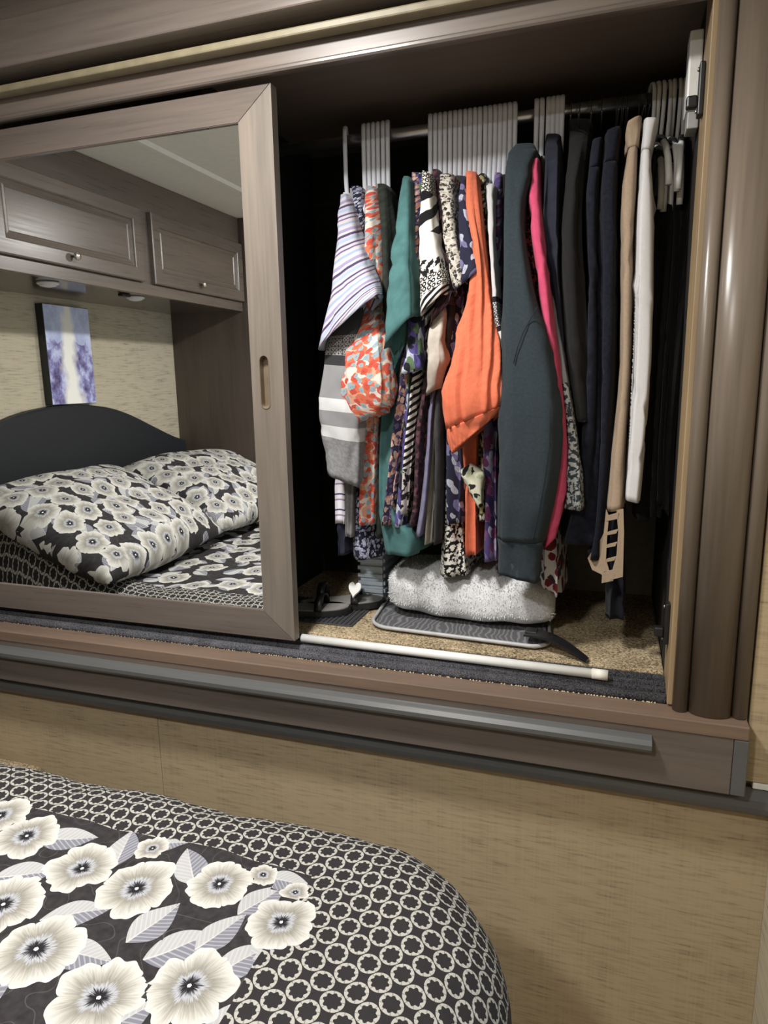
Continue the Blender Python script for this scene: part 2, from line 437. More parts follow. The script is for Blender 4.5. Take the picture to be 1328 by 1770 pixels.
# ------------------------------------------------------------------ shared materials
WB = srgb(99, 90, 84)
M = {}
M['wood_x'] = wood('stained_wood_along_x', WB, 'x'); M['wood_y'] = wood('stained_wood_along_y', WB, 'y'); M['wood_z'] = wood('stained_wood_along_z', WB, 'z')
M['wood_lt'] = wood('stained_wood_stile', srgb(113, 104, 95), 'z', .42)
M['wood_pil'] = wood('pilaster_wood', srgb(112, 101, 90), 'z', .30)
M['wood_warm'] = wood('ledge_wood', srgb(112, 94, 81), 'x', .42)
M['wood_side'] = wood('side_panel_wood', srgb(150, 128, 98), 'z', .5)
M['trim_grey'] = wood('grey_edge_trim', srgb(88, 89, 89), 'x', .33, .15)
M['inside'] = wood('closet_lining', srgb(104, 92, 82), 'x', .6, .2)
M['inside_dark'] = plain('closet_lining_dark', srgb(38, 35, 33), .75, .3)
M['inside_grey'] = plain('closet_back_grey', srgb(128, 128, 126), .8, .2)
M['gold'] = plain('tan_seal_strip', srgb(126, 117, 94), .45)
M['black'] = plain('black_plastic', (.012, .012, .013), .4)
M['white_plastic'] = plain('white_plastic', (.72, .72, .70), .4, vary=.04)
M['grey_plastic'] = plain('pale_grey_plastic', srgb(214, 217, 224), .38, vary=.05)
M['chrome'] = plain('brushed_steel', (.62, .63, .65), .32, metal=1.0, vary=.06)
M['dark_steel'] = plain('dark_wire', (.06, .06, .065), .35, metal=.8)
M['nickel'] = plain('nickel_knob', (.75, .73, .68), .2, metal=1.0, vary=.05)
M['ceiling'] = plain('ceiling_vinyl', srgb(222, 222, 214), .8, .2, vary=.03)
M['ceiling_trim'] = plain('ceiling_trim_white', srgb(226, 226, 220), .6, vary=.03)
M['headboard'] = plain('black_vinyl', (.016, .018, .021), .55, .35, vary=.15, scale=300, bump=.1)
mt, t, b = new_mat('mirror_glass', .0, 1.0, (.90, .93, .92), 1.0)
nz = t.noise(t.add('ShaderNodeTexCoord').outputs['Object'], 2.0, 1).outputs[0]
t.put(b.inputs['Base Color'], t.ramp(nz, [(0, (.95, .97, .965)), (1, (.965, .98, .975))]))
M['mirror'] = mt
def wallpaper(name, base, horiz):
    mt, t, b = new_mat(name, .75, .25)
    co = t.add('ShaderNodeTexCoord').outputs['Object']
    sc = (9, 1, 120) if horiz == 'x' else (1, 9, 120)
    n1 = t.noise(t.vm('MULTIPLY', co, sc), 1.6, 5, .6).outputs[0]
    n2 = t.noise(co, 6, 2).outputs[0]
    sv = (260, 260, 3)
    n3 = t.noise(t.vm('MULTIPLY', co, sv), 1.0, 2).outputs[0]
    f = t.m('ADD', t.m('MULTIPLY', n1, .7), t.m('ADD', t.m('MULTIPLY', n2, .15), t.m('MULTIPLY', n3, .15)))
    t.put(b.inputs['Base Color'], t.ramp(f, [(.32, tuple(c*.40 for c in base)), (.41, tuple(c*.80 for c in base)), (.5, base), (.66, tuple(c*1.07 for c in base))]))
    t.put(b.inputs['Normal'], t.bump(t.m('ADD', n1, n3), .12, .001))
    return mt
M['paper'] = wallpaper('linen_wallpaper', srgb(172, 154, 124), 'x')
M['paper_y'] = wallpaper('linen_wallpaper_head', srgb(186, 176, 154), 'y')
def carpet(name, lo, hi, scale=230, bump=1.0):
    mt, t, b = new_mat(name, .95, .1)
    co = t.add('ShaderNodeTexCoord').outputs['Object']
    n = t.noise(co, scale, 3, .7).outputs[0]; n2 = t.noise(co, 18, 2).outputs[0]
    f = t.m('ADD', t.m('MULTIPLY', n, .8), t.m('MULTIPLY', n2, .2))
    t.put(b.inputs['Base Color'], t.ramp(f, [(.36, lo), (.62, hi)]))
    t.put(b.inputs['Normal'], t.bump(n, bump, .004))
    return mt
M['carpet'] = carpet('tan_carpet', srgb(84, 68, 48), srgb(214, 194, 160))
M['felt'] = carpet('grey_felt', srgb(36, 36, 40), srgb(112, 112, 118), 380, .9)
M['bedspread'] = bedspread_mat(); M['pillow'] = pillow_mat(); M['rings'] = ring_mat()

# ================================================================== STRUCTURE
XL, XR, YB = -2.10, 0.285, -2.45
def struct(o): o['kind'] = 'structure'; return o
struct(box('floor', XL-.1, 1.6, YB-.1, .6, -.06, 0, M['carpet'], bev=0))
struct(box('ceiling', XL-.1, 1.6, YB-.1, .6, CEIL, CEIL+.05, M['ceiling'], bev=0))
wl = struct(box('wall_left', XL-.06, XL, YB, .6, 0, CEIL, M['paper_y'], bev=0))
struct(box('wall_back', XL, 1.6, YB-.06, YB, 0, CEIL, M['paper'], bev=0))
struct(box('wall_right', XR, XR+.05, -.42, .6, 0, CEIL, M['paper_y'], bev=0))
# the wall under the closet, papered in two sheets
wf = struct(empty('wall_front', (0, 0, 0)))
for a, b_ in ((XL, -.9722), (-.9708, XR)):
    box('wallpaper_sheet', a, b_, 0.0, .02, 0, .70, M['paper'], wf, bev=.0006, seg=1)
box('backing', XL, XR, .0204, .04, 0, .70, M['inside_dark'], wf, bev=0)
# the long rail under the closet
struct(prism('trim_1', [(-.03, .632), (-.028, .645), (-.012, .66), (-.0005, .66), (-.0005, .615), (-.022, .615), (-.028, .622)], XL+.02, XR-.002, 'x', M['trim_grey']))
# wood boards over the closet (fascia of the slide-out)
struct(box('trim_2', XL+.002, XR+.8, -.075, .012, 1.949, 2.030, M['wood_x'], bev=.003))
struct(box('trim_3', XL+.002, XR+.8, -.068, .012, 2.0315, CEIL-.001, M['wood_x'], bev=.002))
struct(box('trim_4', XL+.002, XR-.002, -.045, -.0175, 1.922, 1.9355, M['gold'], bev=.003))
# strip running over the ceiling
struct(prism('trim_5', [(-1.47, CEIL-.0005), (-1.462, CEIL-.007), (-1.443, CEIL-.007), (-1.435, CEIL-.012), (-1.425, CEIL-.0005)], -2.44, -.08, 'y', M['ceiling_trim']))
# small pale shelf edge at the wall, right of the closet
struct(box('trim_6', .246, XR-.001, -.018, -.001, .661, .673, M['white_plastic'], bev=.002))
struct(box('trim_7', .232, XR-.001, -.02, -.001, .675, 1.92, M['paper'], bev=.001))
# a carpeted step by the wall
st = box('trim_8', -1.95, -1.31, -.16, -.001, 0.001, .425, M['carpet'], bev=.03, seg=4); struct(st)

# ================================================================== CLOSET
closet = tag(empty('built_in_closet', (-.4, 0, .66)), 'built-in grey-brown wooden closet with carpeted floor above tan wall', 'closet')
def cb(name, *a, **k): return box(name, *a, closet, **k)
M['wood_hdr'] = wood('header_wood', srgb(104, 94, 87), 'x', .40)
cb('header', XL+.05, .24, -.016, .012, 1.889, 1.948, M['wood_hdr'], bev=.003)
prism('header_bead', [(-.020, 1.883), (-.0225, 1.886), (-.0225, 1.890), (-.020, 1.893), (-.0155, 1.8935), (-.0155, 1.882)], XL+.05, .112, 'x', M['wood_x'], closet)
cb('top_panel', XL+.05, .122, .0125, .57, 1.925, 1.945, M['inside'], bev=0)
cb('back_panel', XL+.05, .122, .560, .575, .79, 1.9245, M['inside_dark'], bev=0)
cb('back_board', -.16, .103, .548, .5595, .80, 1.15, M['inside_grey'], bev=.002)
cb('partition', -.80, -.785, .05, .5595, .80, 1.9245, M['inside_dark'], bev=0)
cb('side_panel', .1045, .1222, -.012, .085, .792, 1.9245, M['wood_side'], bev=.0015)
cb('side_panel_shaded', .1045, .1222, .0855, .5598, .792, 1.9245, M['inside_dark'], bev=0)  # deep part of the same side panel, its shade put into a dark colour
cb('floor_carpet', -.7845, .104, .074, .5475, .79, .815, M['carpet'], bev=.004)
cb('floor_carpet', XL+.05, -.8005, .074, .5595, .79, .815, M['carpet'], bev=.004)
cb('fixed_panel', XL+.05, -1.56, .026, .042, .815, 1.885, M['wood_z'], bev=.001)
# ledge, its face, pull rail and end block
cb('ledge', XL+.05, .228, -.054, .072, .764, .788, M['wood_warm'], bev=.002)
cb('face_board', XL+.05, .2065, -.052, -.0305, .663, .7635, M['wood_x'], bev=.0015)
cb('end_block', .207, .229, -.0535, -.0305, .664, .7635, M['trim_grey'], bev=.0015)
prism('pull_rail', [(-.0525, .752), (-.066, .748), (-.072, .741), (-.072, .733), (-.068, .727), (-.058, .724), (-.0525, .724)], XL+.05, .081, 'x', M['trim_grey'], closet)
# felt covered door track with ribs
def rib_prof(y0, y1, zb, zt, n=8):
    pr = [(y0, zb)]
    for i in range(n+1):
        a = PI*(1-i/n); pr.append(((y0+y1)/2+math.cos(a)*(y1-y0)/2*.98, zb+.004+(zt-zb-.004)*math.sin(a)))
    return pr+[(y1, zb)]
for (y0, y1, zt) in ((-.004, .018, .8025), (.0185, .036, .806), (.0365, .054, .8085), (.0545, .073, .813)):
    prism('track_rib', rib_prof(y0, y1, .7885, zt), XL+.06, .1035, 'x', M['felt'], closet, smooth=True)
# frayed pale edge along the felt
fr = []; ff = []
for i in range(420):
    x = XL+.1+(2.19)*i/420+random.uniform(-.002, .002); L = random.uniform(.001, .004)
    if random.random() < .35: continue
    k = len(fr)
    fr += [(x, -.0045, .7886), (x+random.uniform(.002, .006), -.0045-L, .7886), (x+.003, -.0045, .7905)]; ff.append((k, k+1, k+2))
tag(mesh('frayed_edge', fr, ff, plain('pale_fray', srgb(190, 176, 150), .9), closet), kind='stuff')
# pilaster: three rounded strips
def halfround(x0, x1, depth, y0=-.013, n=12):
    pr = [(x0, y0)]
    for i in range(n+1):
        a = PI*(1-i/n); pr.append(((x0+x1)/2+math.cos(a)*(x1-x0)/2, y0-.006-depth*math.sin(a)))
    return pr+[(x1, y0)]
for x0, x1, d in ((.1125, .1365, .011), (.1375, .2035, .020), (.2045, .2285, .011)):
    prism('pilaster_strip', halfround(x0, x1, d), .789, 1.9215 if x0 > .13 else 1.9215, 'z', M['wood_pil'], closet, smooth=True)
cb('post', .1225, .2305, -.0125, .03, .789, 1.888, M['wood_side'], bev=.001)
# door catches on the side panel
def catch(z0, name):
    pts = box(name, .096, .104, .028, .05, z0, z0+.075, M['black'], closet, bev=.002)
    box('catch_arm', .082, .0965, .030, .046, z0+.012, z0+.026, M['black'], pts, bev=.002) if False else None
    cb('catch_arm', .080, .0958, .030, .046, z0+.012, z0+.030, M['black'], bev=.003)
    for dz in (.008, .067): lathe('screw', [(.0005, 0), (.003, 0), (.003, -.002), (.0005, -.0026)], (.0958, .039, z0+dz), 'x', M['chrome'], closet, n=10)
catch(1.742, 'catch_plate'); catch(.885, 'catch_plate')

# rod
rod = tag(empty('clothes_rod', (-.34, .28, 1.86)), 'round steel clothes rod across the top of the closet', 'rod')
RODY, RODZ = .28, 1.858
tube('bar', [(-.784, RODY, RODZ), (-.4, RODY, RODZ), (.103, RODY, RODZ)], .0125, M['chrome'], rod, n=20)
for x, s in ((-.7845, 1), (.104, -1)):
    lathe('bracket', [(.024, 0), (.024, s*.006), (.017, s*.007), (.017, s*.02), (.0128, s*.02)], (x, RODY, RODZ), 'x', M['black'], rod)

# sliding mirror door
door = tag(empty('sliding_mirror_door', (-1.05, 0, .82)), 'sliding closet door with grey-brown frame and large mirror', 'door')
DX0, DX1 = -1.62, -.6115
Z0, Z1, MZ0, MZ1, MX1, MX0 = .8235, 1.876, .884, 1.819, -.681, -1.55
def frame_piece(name, pts, mat):       # mitred front board, pts = 4 corners (x,z)
    vs = [(x, 0.0, z) for x, z in pts]+[(x, .022, z) for x, z in pts]
    fs = [(0, 1, 2, 3), (7, 6, 5, 4)]+[(i, 4+i, 4+(i+1) % 4, (i+1) % 4) for i in range(4)]
    o = mesh(name, vs, fs, mat, door)
    bm = bmesh.new(); bm.from_mesh(o.data); bmesh.ops.recalc_face_normals(bm, faces=bm.faces[:])
    bmesh.ops.bevel(bm, geom=bm.edges[:], offset=.0012, segments=2, affect='EDGES'); bm.to_mesh(o.data); bm.free(); return o
g = .0003
# stile with a slot for the recessed pull
def slot_stile():
    sx, sz0, sz1, hw = -.6515, 1.300, 1.403, .0105
    outer = [(MX1+g, MZ0), (DX1, Z0), (DX1, Z1), (MX1+g, MZ1)]
    bm = bmesh.new()
    loop = []
    n = 10
    for i in range(n+1): a = PI*i/n; loop.append((sx+hw*math.cos(a), sz1-hw+hw*math.sin(a)))
    for i in range(n+1): a = PI+PI*i/n; loop.append((sx+hw*math.cos(a), sz0+hw+hw*math.sin(a)))
    ov = [bm.verts.new((x, 0, z)) for x, z in outer]; iv = [bm.verts.new((x, 0, z)) for x, z in loop]
    es = [bm.edges.new((ov[i], ov[(i+1) % 4])) for i in range(4)]+[bm.edges.new((iv[i], iv[(i+1) % len(iv)])) for i in range(len(iv))]
    bmesh.ops.triangle_fill(bm, edges=es, use_beauty=True)
    r = bmesh.ops.extrude_face_region(bm, geom=bm.faces[:])
    for v in r['geom']:
        if isinstance(v, bmesh.types.BMVert): v.co.y += .022
    bmesh.ops.recalc_face_normals(bm, faces=bm.faces[:])
    off = Vector(local(door, [(0, 0, 0)])[0])
    for v in bm.verts: v.co += off
    me = bpy.data.meshes.new('stile'); bm.to_mesh(me); bm.free()
    s = link('stile', me, M['wood_lt'], door)
    # cup with rim
    cup = [(x, y, z) for x, z in loop for y in (-.0012, .014)]
    k = len(loop)
    inner = [((x-sx)*.86+sx, y, (z-1.3515)*.985+1.3515) for x, z in loop for y in (-.0012, .0135)]
    vs = cup+inner; fs = []
    for i in range(k):
        j = (i+1) % k
        fs += [(2*i, 2*j, 2*k+2*j, 2*k+2*i), (2*k+2*i, 2*k+2*j, 2*k+2*j+1, 2*k+2*i+1), (2*i, 2*i+1, 2*j+1, 2*j)]
    fs.append(tuple(2*k+2*i+1 for i in range(k)))
    tag(mesh('finger_pull', vs, fs, plain('bronze_pull', srgb(128, 113, 95), .3, metal=.4), door), 'oval recessed finger pull')
slot_stile()
frame_piece('stile', [(DX0, Z0), (MX0-g, MZ0), (MX0-g, MZ1), (DX0, Z1)], M['wood_lt'])
frame_piece('rail', [(DX0+g, Z1), (MX0, MZ1), (MX1, MZ1), (DX1-g, Z1)], M['wood_x'])
frame_piece('rail', [(DX0+g, Z0), (DX1-g, Z0), (MX1, MZ0), (MX0, MZ0)], M['wood_x'])
mesh('mirror_pane', [(MX0, .006, MZ0), (MX1, .006, MZ0), (MX1, .006, MZ1), (MX0, .006, MZ1), (MX0, .012, MZ0), (MX1, .012, MZ0), (MX1, .012, MZ1), (MX0, .012, MZ1)],
     [(0, 1, 2, 3), (7, 6, 5, 4), (0, 4, 5, 1), (1, 5, 6, 2), (2, 6, 7, 3), (3, 7, 4, 0)], M['mirror'], door)

# ================================================================== HEAD END OF THE ROOM (seen in the mirror)
oc = tag(empty('overhead_cabinet', (-1.9, -.87, 1.69)), 'grey-brown overhead cabinet with raised-panel doors above the headboard, in the mirror', 'cabinet')
CX = -1.70
M['gloss'] = wood('glossy_underside', srgb(92, 82, 74), 'y', .10, .2, .8)
box('body', XL+.001, CX, -1.741, -.08, 1.704, CEIL-.001, M['wood_y'], oc, bev=.002)
box('underside', XL+.001, CX-.02, -1.741, -.08, 1.690, 1.7035, M['gloss'], oc, bev=0)
box('bottom_rail', CX-.0195, CX+.004, -1.741, -.08, 1.684, 1.7255, M['wood_y'], oc, bev=.002)
def panel_door(y0, y1, z0, z1):
    o = empty('door', (0, 0, 0)); o.parent = oc
    # frame profile: front face x=CX+.02; ogee step to the recessed panel
    prof = [(0.0, .0005), (0.0, .018), (.004, .021), (.044, .021), (.047, .019), (.050, .0145), (.060, .010), (.066, .0115), (.070, .009)]
    vs, fs = [], []
    for off, h in prof:
        for (yy, zz) in ((y0+off, z0+off), (y1-off, z0+off), (y1-off, z1-off), (y0+off, z1-off)):
            vs.append((CX+h, yy, zz))
    for i in range(len(prof)-1):
        for k in range(4):
            a, b_, c, d = i*4+k, i*4+(k+1) % 4, (i+1)*4+(k+1) % 4, (i+1)*4+k
            fs.append((a, b_, c, d))
    n = (len(prof)-1)*4
    me = bpy.data.meshes.new('door')
    off = local(oc, [(0, 0, 0)])[0]
    V = [(v[0]+off[0], v[1]+off[1], v[2]+off[2]) for v in vs]
    me.from_pydata(V, [], fs); me.update()
    bpy.data.objects.remove(o)
    d_ = link('door', me, M['wood_y'], oc)
    me2 = bpy.data.meshes.new('panel'); me2.from_pydata(V[n:n+4], [], [(0, 1, 2, 3)]); me2.update()
    p = link('panel', me2, M['wood_y'], d_)
    kb = lathe('knob', [(.004, .0), (.004, .010), (.0115, .014), (.0135, .019), (.011, .024), (.003, .026)], (0, 0, 0), 'x', M['nickel'], None, n=16)
    kb.parent = d_; kb.location = (CX+.021+off[0], (y0+y1)/2+off[1]+.03, z0+.033+off[2])
panel_door(-1.012, -.35, 1.727, 1.984)
panel_door(-1.735, -1.072, 1.727, 1.984)
# tall cabinet beside the bed
tc = tag(empty('tall_side_cabinet', (-1.9, -2.0, 0)), 'dark tall wooden cabinet side beyond the headboard, seen in the mirror', 'cabinet')
box('side', XL+.001, -1.665, -1.77, -1.742, .001, CEIL-.001, wood('tall_cabinet_wood', srgb(84, 74, 66), 'z', .45), tc, bev=.002)
box('carcass', XL+.001, -1.67, -2.44, -1.7705, .001, CEIL-.001, M['wood_z'], tc, bev=.002)
# puck lamps under the cabinet
for yy, lab in ((-1.10, 'small white round lamp under overhead cabinet, right of the wall picture in the mirror'), (-.66, 'small white round lamp under overhead cabinet at the mirror left edge')):
    pk = tag(empty('puck_light', (-1.80, yy, 1.69)), lab, 'lamp', 'puck lamps under the cabinet')
    lathe('rim', [(.020, -.0005), (.034, -.0005), (.035, -.006), (.030, -.009)], (-1.80, yy, 1.6895), 'z', M['white_plastic'], pk, n=24)
    lathe('lens', [(.0298, -.0085), (.024, -.013), (.012, -.016), (.002, -.0165)], (-1.80, yy, 1.6895), 'z', M['white_plastic'], pk, n=24)
# black bracket beside the lamp
tag(box('lamp_switch', -1.79, -1.765, -1.03, -.985, 1.678, 1.6895, M['black'], bev=.003), 'small black rocker switch beside the puck lamp in the mirror', 'switch')
# picture
pic = tag(empty('wall_picture', (XL, -1.01, 1.27)), 'purple and white waterfall canvas hanging over the headboard, in the mirror', 'picture')
mt, t, b = new_mat('waterfall_print', .35, .5)
co = t.add('ShaderNodeTexCoord').outputs['Object']
x, y, z = t.sep(co)
wob = t.m('MULTIPLY', t.m('SUBTRACT', t.noise(co, 9, 3).outputs[0], .5), .12)
d = t.m('ABSOLUTE', t.m('ADD', y, wob))
fall = t.ramp(t.m('DIVIDE', d, t.m('ADD', .030, t.m('MULTIPLY', t.m('SUBTRACT', .36, z), .09))), [(.35, (1, 1, 1)), (1.0, (0, 0, 0))])
n = t.noise(t.vm('MULTIPLY', co, (1, 1, .8)), 16, 5, .65).outputs[0]
shade = t.m('ADD', n, t.m('MULTIPLY', t.m('ABSOLUTE', t.m('SUBTRACT', z, .17)), -.5))
c = t.ramp(shade, [(.28, srgb(226, 232, 250)), (.40, srgb(190, 198, 236)), (.50, srgb(130, 126, 180)), (.60, srgb(78, 66, 108))])
sky = t.m('GREATER_THAN', t.m('ADD', z, t.m('MULTIPLY', n, .2)), .36)
c = t.mix(t.m('MULTIPLY', sky, .7), c, srgb(200, 214, 246))
c = t.mix(fall, c, srgb(246, 244, 238))
t.put(b.inputs['Base Color'], c)
M['waterfall'] = mt
box('canvas', XL+.002, XL+.036, -1.135, -.895, 1.280, 1.660, M['black'], pic, bev=.002)
mesh('print', [(XL+.0366, -1.133, 1.282), (XL+.0366, -.897, 1.282), (XL+.0366, -.897, 1.658), (XL+.0366, -1.133, 1.658)], [(0, 1, 2, 3)], M['waterfall'], pic)

# bed: base, mattress, headboard
bed = tag(empty('bed', (-1.1, -1.06, 0)), 'bed with black arched headboard, headboard seen in the mirror', 'bed')
box('base', -2.05, -.28, -1.62, -.50, .002, .40, M['black'], bed, bev=.01)
box('mattress', -2.055, -.25, -1.63, -.455, .402, .700, plain('mattress_ticking', (.6, .59, .56), .9), bed, bev=.05, seg=4)
hbp = []
for i in range(49):
    y = -1.739+1.484*i/48; d = abs(y+.985)
    z = float(np.interp(d, [0, .1, .2, .27, .34, .41, .5, .6, .68, .73, .76], [1.278, 1.274, 1.262, 1.247, 1.226, 1.200, 1.163, 1.123, 1.093, 1.082, 1.070]))
    hbp.append((y, z))
prof = [(-1.739, .10)]+hbp+[(-.255, .10)]
vs = [(XL+.002, y, z) for y, z in prof]+[(XL+.035, y, z) for y, z in prof]+[(XL+.042, -1.0+(y+1.0)*.985, z-.008 if z > .2 else z) for y, z in prof]
n = len(prof)
fs = [tuple(range(n))]+[tuple(range(3*n-1, 2*n-1, -1))]
for i in range(n):
    j = (i+1) % n; fs += [(i, n+i, n+j, j), (n+i, 2*n+i, 2*n+j, n+j)]
mesh('headboard', vs, fs, M['headboard'], bed)

# bedspread: one sheet wrapped over the edges
def bedspread():
    zt, r, rc = .730, .13, .10
    ix0, ix1, iy0, iy1 = -2.04, -.21, -1.605, -.47      # flat part
    step = .009
    us = np.arange(-2.05, .43, step); vs_ = np.arange(-2.20, .12, step)
    V, UV = [], []
    for u in us:
        for v in vs_:
            # nearest point of the flat part, its corners rounded at the foot
            cx = min(u, ix1-rc); cy = min(max(v, iy0+rc), iy1-rc)
            du, dv = u-cx, v-cy; L = math.hypot(du, dv)
            if L <= rc or L < 1e-9: x, y, z = u, v, zt; d = 0; nx = ny = 0
            else:
                nx, ny = du/L, dv/L; d = L-rc
                bx, by = cx+nx*rc, cy+ny*rc
                if d < r*PI/2: x, y, z = bx+nx*r*math.sin(d/r), by+ny*r*math.sin(d/r), zt-r*(1-math.cos(d/r))
                else:
                    h = d-r*PI/2; wav = .012*math.sin((math.atan2(ny, nx)*.6+u*9+v*11)*1.6)*min(1, h/.15)
                    # the cloth folds on itself at the corner
                    h *= 1-.28*min(1, abs(nx*ny)*2)
                    x, y, z = bx+nx*(r+wav+.02*h), by+ny*(r+wav+.02*h), zt-r-h
            if d < .25:
                z += .004*math.sin(u*23+v*5)*math.sin(v*19-u*4)+.0016*math.sin(u*71+1)*math.sin(v*67+u*13)
                z += .19*math.exp(-((u+1.80)/.23)**2-((v+.40)/.10)**2)+.05*math.exp(-((u+1.55)/.10)**2-((v+.47)/.07)**2)
            V.append((x, y, max(z, .06))); UV.append((u, v))
    nv = len(vs_); F = []
    for i in range(len(us)-1):
        for j in range(nv-1):
            k = i*nv+j
            F.append((k, k+nv, k+nv+1, k+1))
    return V, F, UV
V, F, UV = bedspread()
bs = mesh('bedspread', V, F, M['bedspread'], None, True, UV)
FC = [((UV[f[0]][0]+UV[f[2]][0])/2, (UV[f[0]][1]+UV[f[2]][1])/2) for f in F]
fl = NEAR_FLOWERS+[q for q in spread_motifs(-2.1, -.375, -1.72, -.54, .112, .054, 3, NEAR_FLOWERS) if not (q[0] > -.90 and q[1] > -.86)]
fl += spread_motifs(.035, .45, -2.2, .12, .11, .052, 4)+[q for q in spread_motifs(-2.1, .03, -.205, .12, .11, .052, 5)]
la = NEAR_LEAVES[::2]+[q for q in spread_motifs(-2.1, .45, -2.2, .12, .085, .038, 6, NEAR_LEAVES) if not (q[0] > -.90 and -.86 < q[1] < -.3 and q[0] < -.1)]
lb = NEAR_LEAVES[1::2]+[q for q in spread_motifs(-2.1, .45, -2.2, .12, .085, .038, 7, NEAR_LEAVES) if not (q[0] > -.90 and -.86 < q[1] < -.3 and q[0] < -.1)]
print_attributes(bs, FC, {'flower': [(x, y, r*.92, a) for x, y, r, a in fl], 'leaf_a': la, 'leaf_b': lb})
tag(bs, 'black quilted bedspread with cream poppies and a ring-print border', 'bedspread')

def pillow(name, label, c, sx, sy, th, tilt, rz, seed):
    rn = random.Random(seed); n = 40; V, F, UV = [], [], []
    ph = [rn.uniform(0, 6) for _ in range(6)]
    for side in (1, -1):
        for i in range(n+1):
            for j in range(n+1):
                a, b_ = -1+2*i/n, -1+2*j/n
                q = max(0, (1-abs(a)**2.6))*max(0, (1-abs(b_)**2.6))
                h = th*.5*q**.42*side
                inn = 1-.07*(abs(a)**2)*(1-abs(b_)**3)  # sides pull in
                inn2 = 1-.07*(abs(b_)**2)*(1-abs(a)**3)
                h += .010*math.sin(5*a+ph[0]+2*b_)*math.sin(4*b_+ph[1])*q**.3*(1 if side > 0 else 0)
                h += .004*math.sin(13*a+ph[2]+5*b_)*q**.2
                V.append((a*sx/2*inn2, b_*sy/2*inn, h)); UV.append((a*sx/2+seed*.31, b_*sy/2+seed*.17))
    k0 = (n+1)*(n+1)
    for s in range(2):
        for i in range(n):
            for j in range(n):
                k = s*k0+i*(n+1)+j; q = (k, k+n+1, k+n+2, k+1)
                F.append(q if s == 0 else q[::-1])
    o = mesh(name, V, F, M['pillow'], None, True, UV)
    bm = bmesh.new(); bm.from_mesh(o.data); bmesh.ops.remove_doubles(bm, verts=bm.verts[:], dist=.0006); bm.to_mesh(o.data); bm.free()
    o.location = c; o.rotation_euler = (0, tilt, rz)
    return tag(o, label, 'pillow', 'poppy-print pillows on the bed')
pillow('bed_pillow', 'nearer poppy-print pillow at the headboard, left one in the mirror', (-1.64, -.66, .905), .54, .71, .20, math.radians(26), math.radians(-4), 1)
pillow('bed_pillow', 'farther poppy-print pillow, right one in the mirror', (-1.66, -1.385, .905), .54, .69, .20, math.radians(24), math.radians(3), 2)

# ceiling lamps (above the frame) with their own light
for i, (x, y, pw) in enumerate(LIGHTS):
    f = tag(empty('ceiling_light', (x, y, CEIL)), ['round white ceiling lamp over the near side of the bed', 'round white ceiling lamp over the far side of the bed'][i], 'lamp', 'ceiling lamps')
    lathe('rim', [(.04, -.0005), (.07, -.0005), (.072, -.006), (.06, -.012)], (x, y, CEIL-.0005), 'z', M['white_plastic'], f, n=24)
    em, t, b = new_mat('lamp_lens', .4, .5, (.9, .9, .88)); b.inputs['Emission Color'].default_value = (1, .95, .86, 1); b.inputs['Emission Strength'].default_value = 6
    lathe('lens', [(.0595, -.0115), (.04, -.016), (.002, -.0175)], (x, y, CEIL-.0005), 'z', em, f, n=24)
    ld = bpy.data.lights.new('ceiling_lamp_light', 'AREA'); ld.shape = 'DISK'; ld.size = .17; ld.energy = pw; ld.color = (1, .978, .94)
    lo = bpy.data.objects.new('ceiling_lamp_light', ld); col.objects.link(lo); lo.location = (0, 0, -.022); lo.parent = f
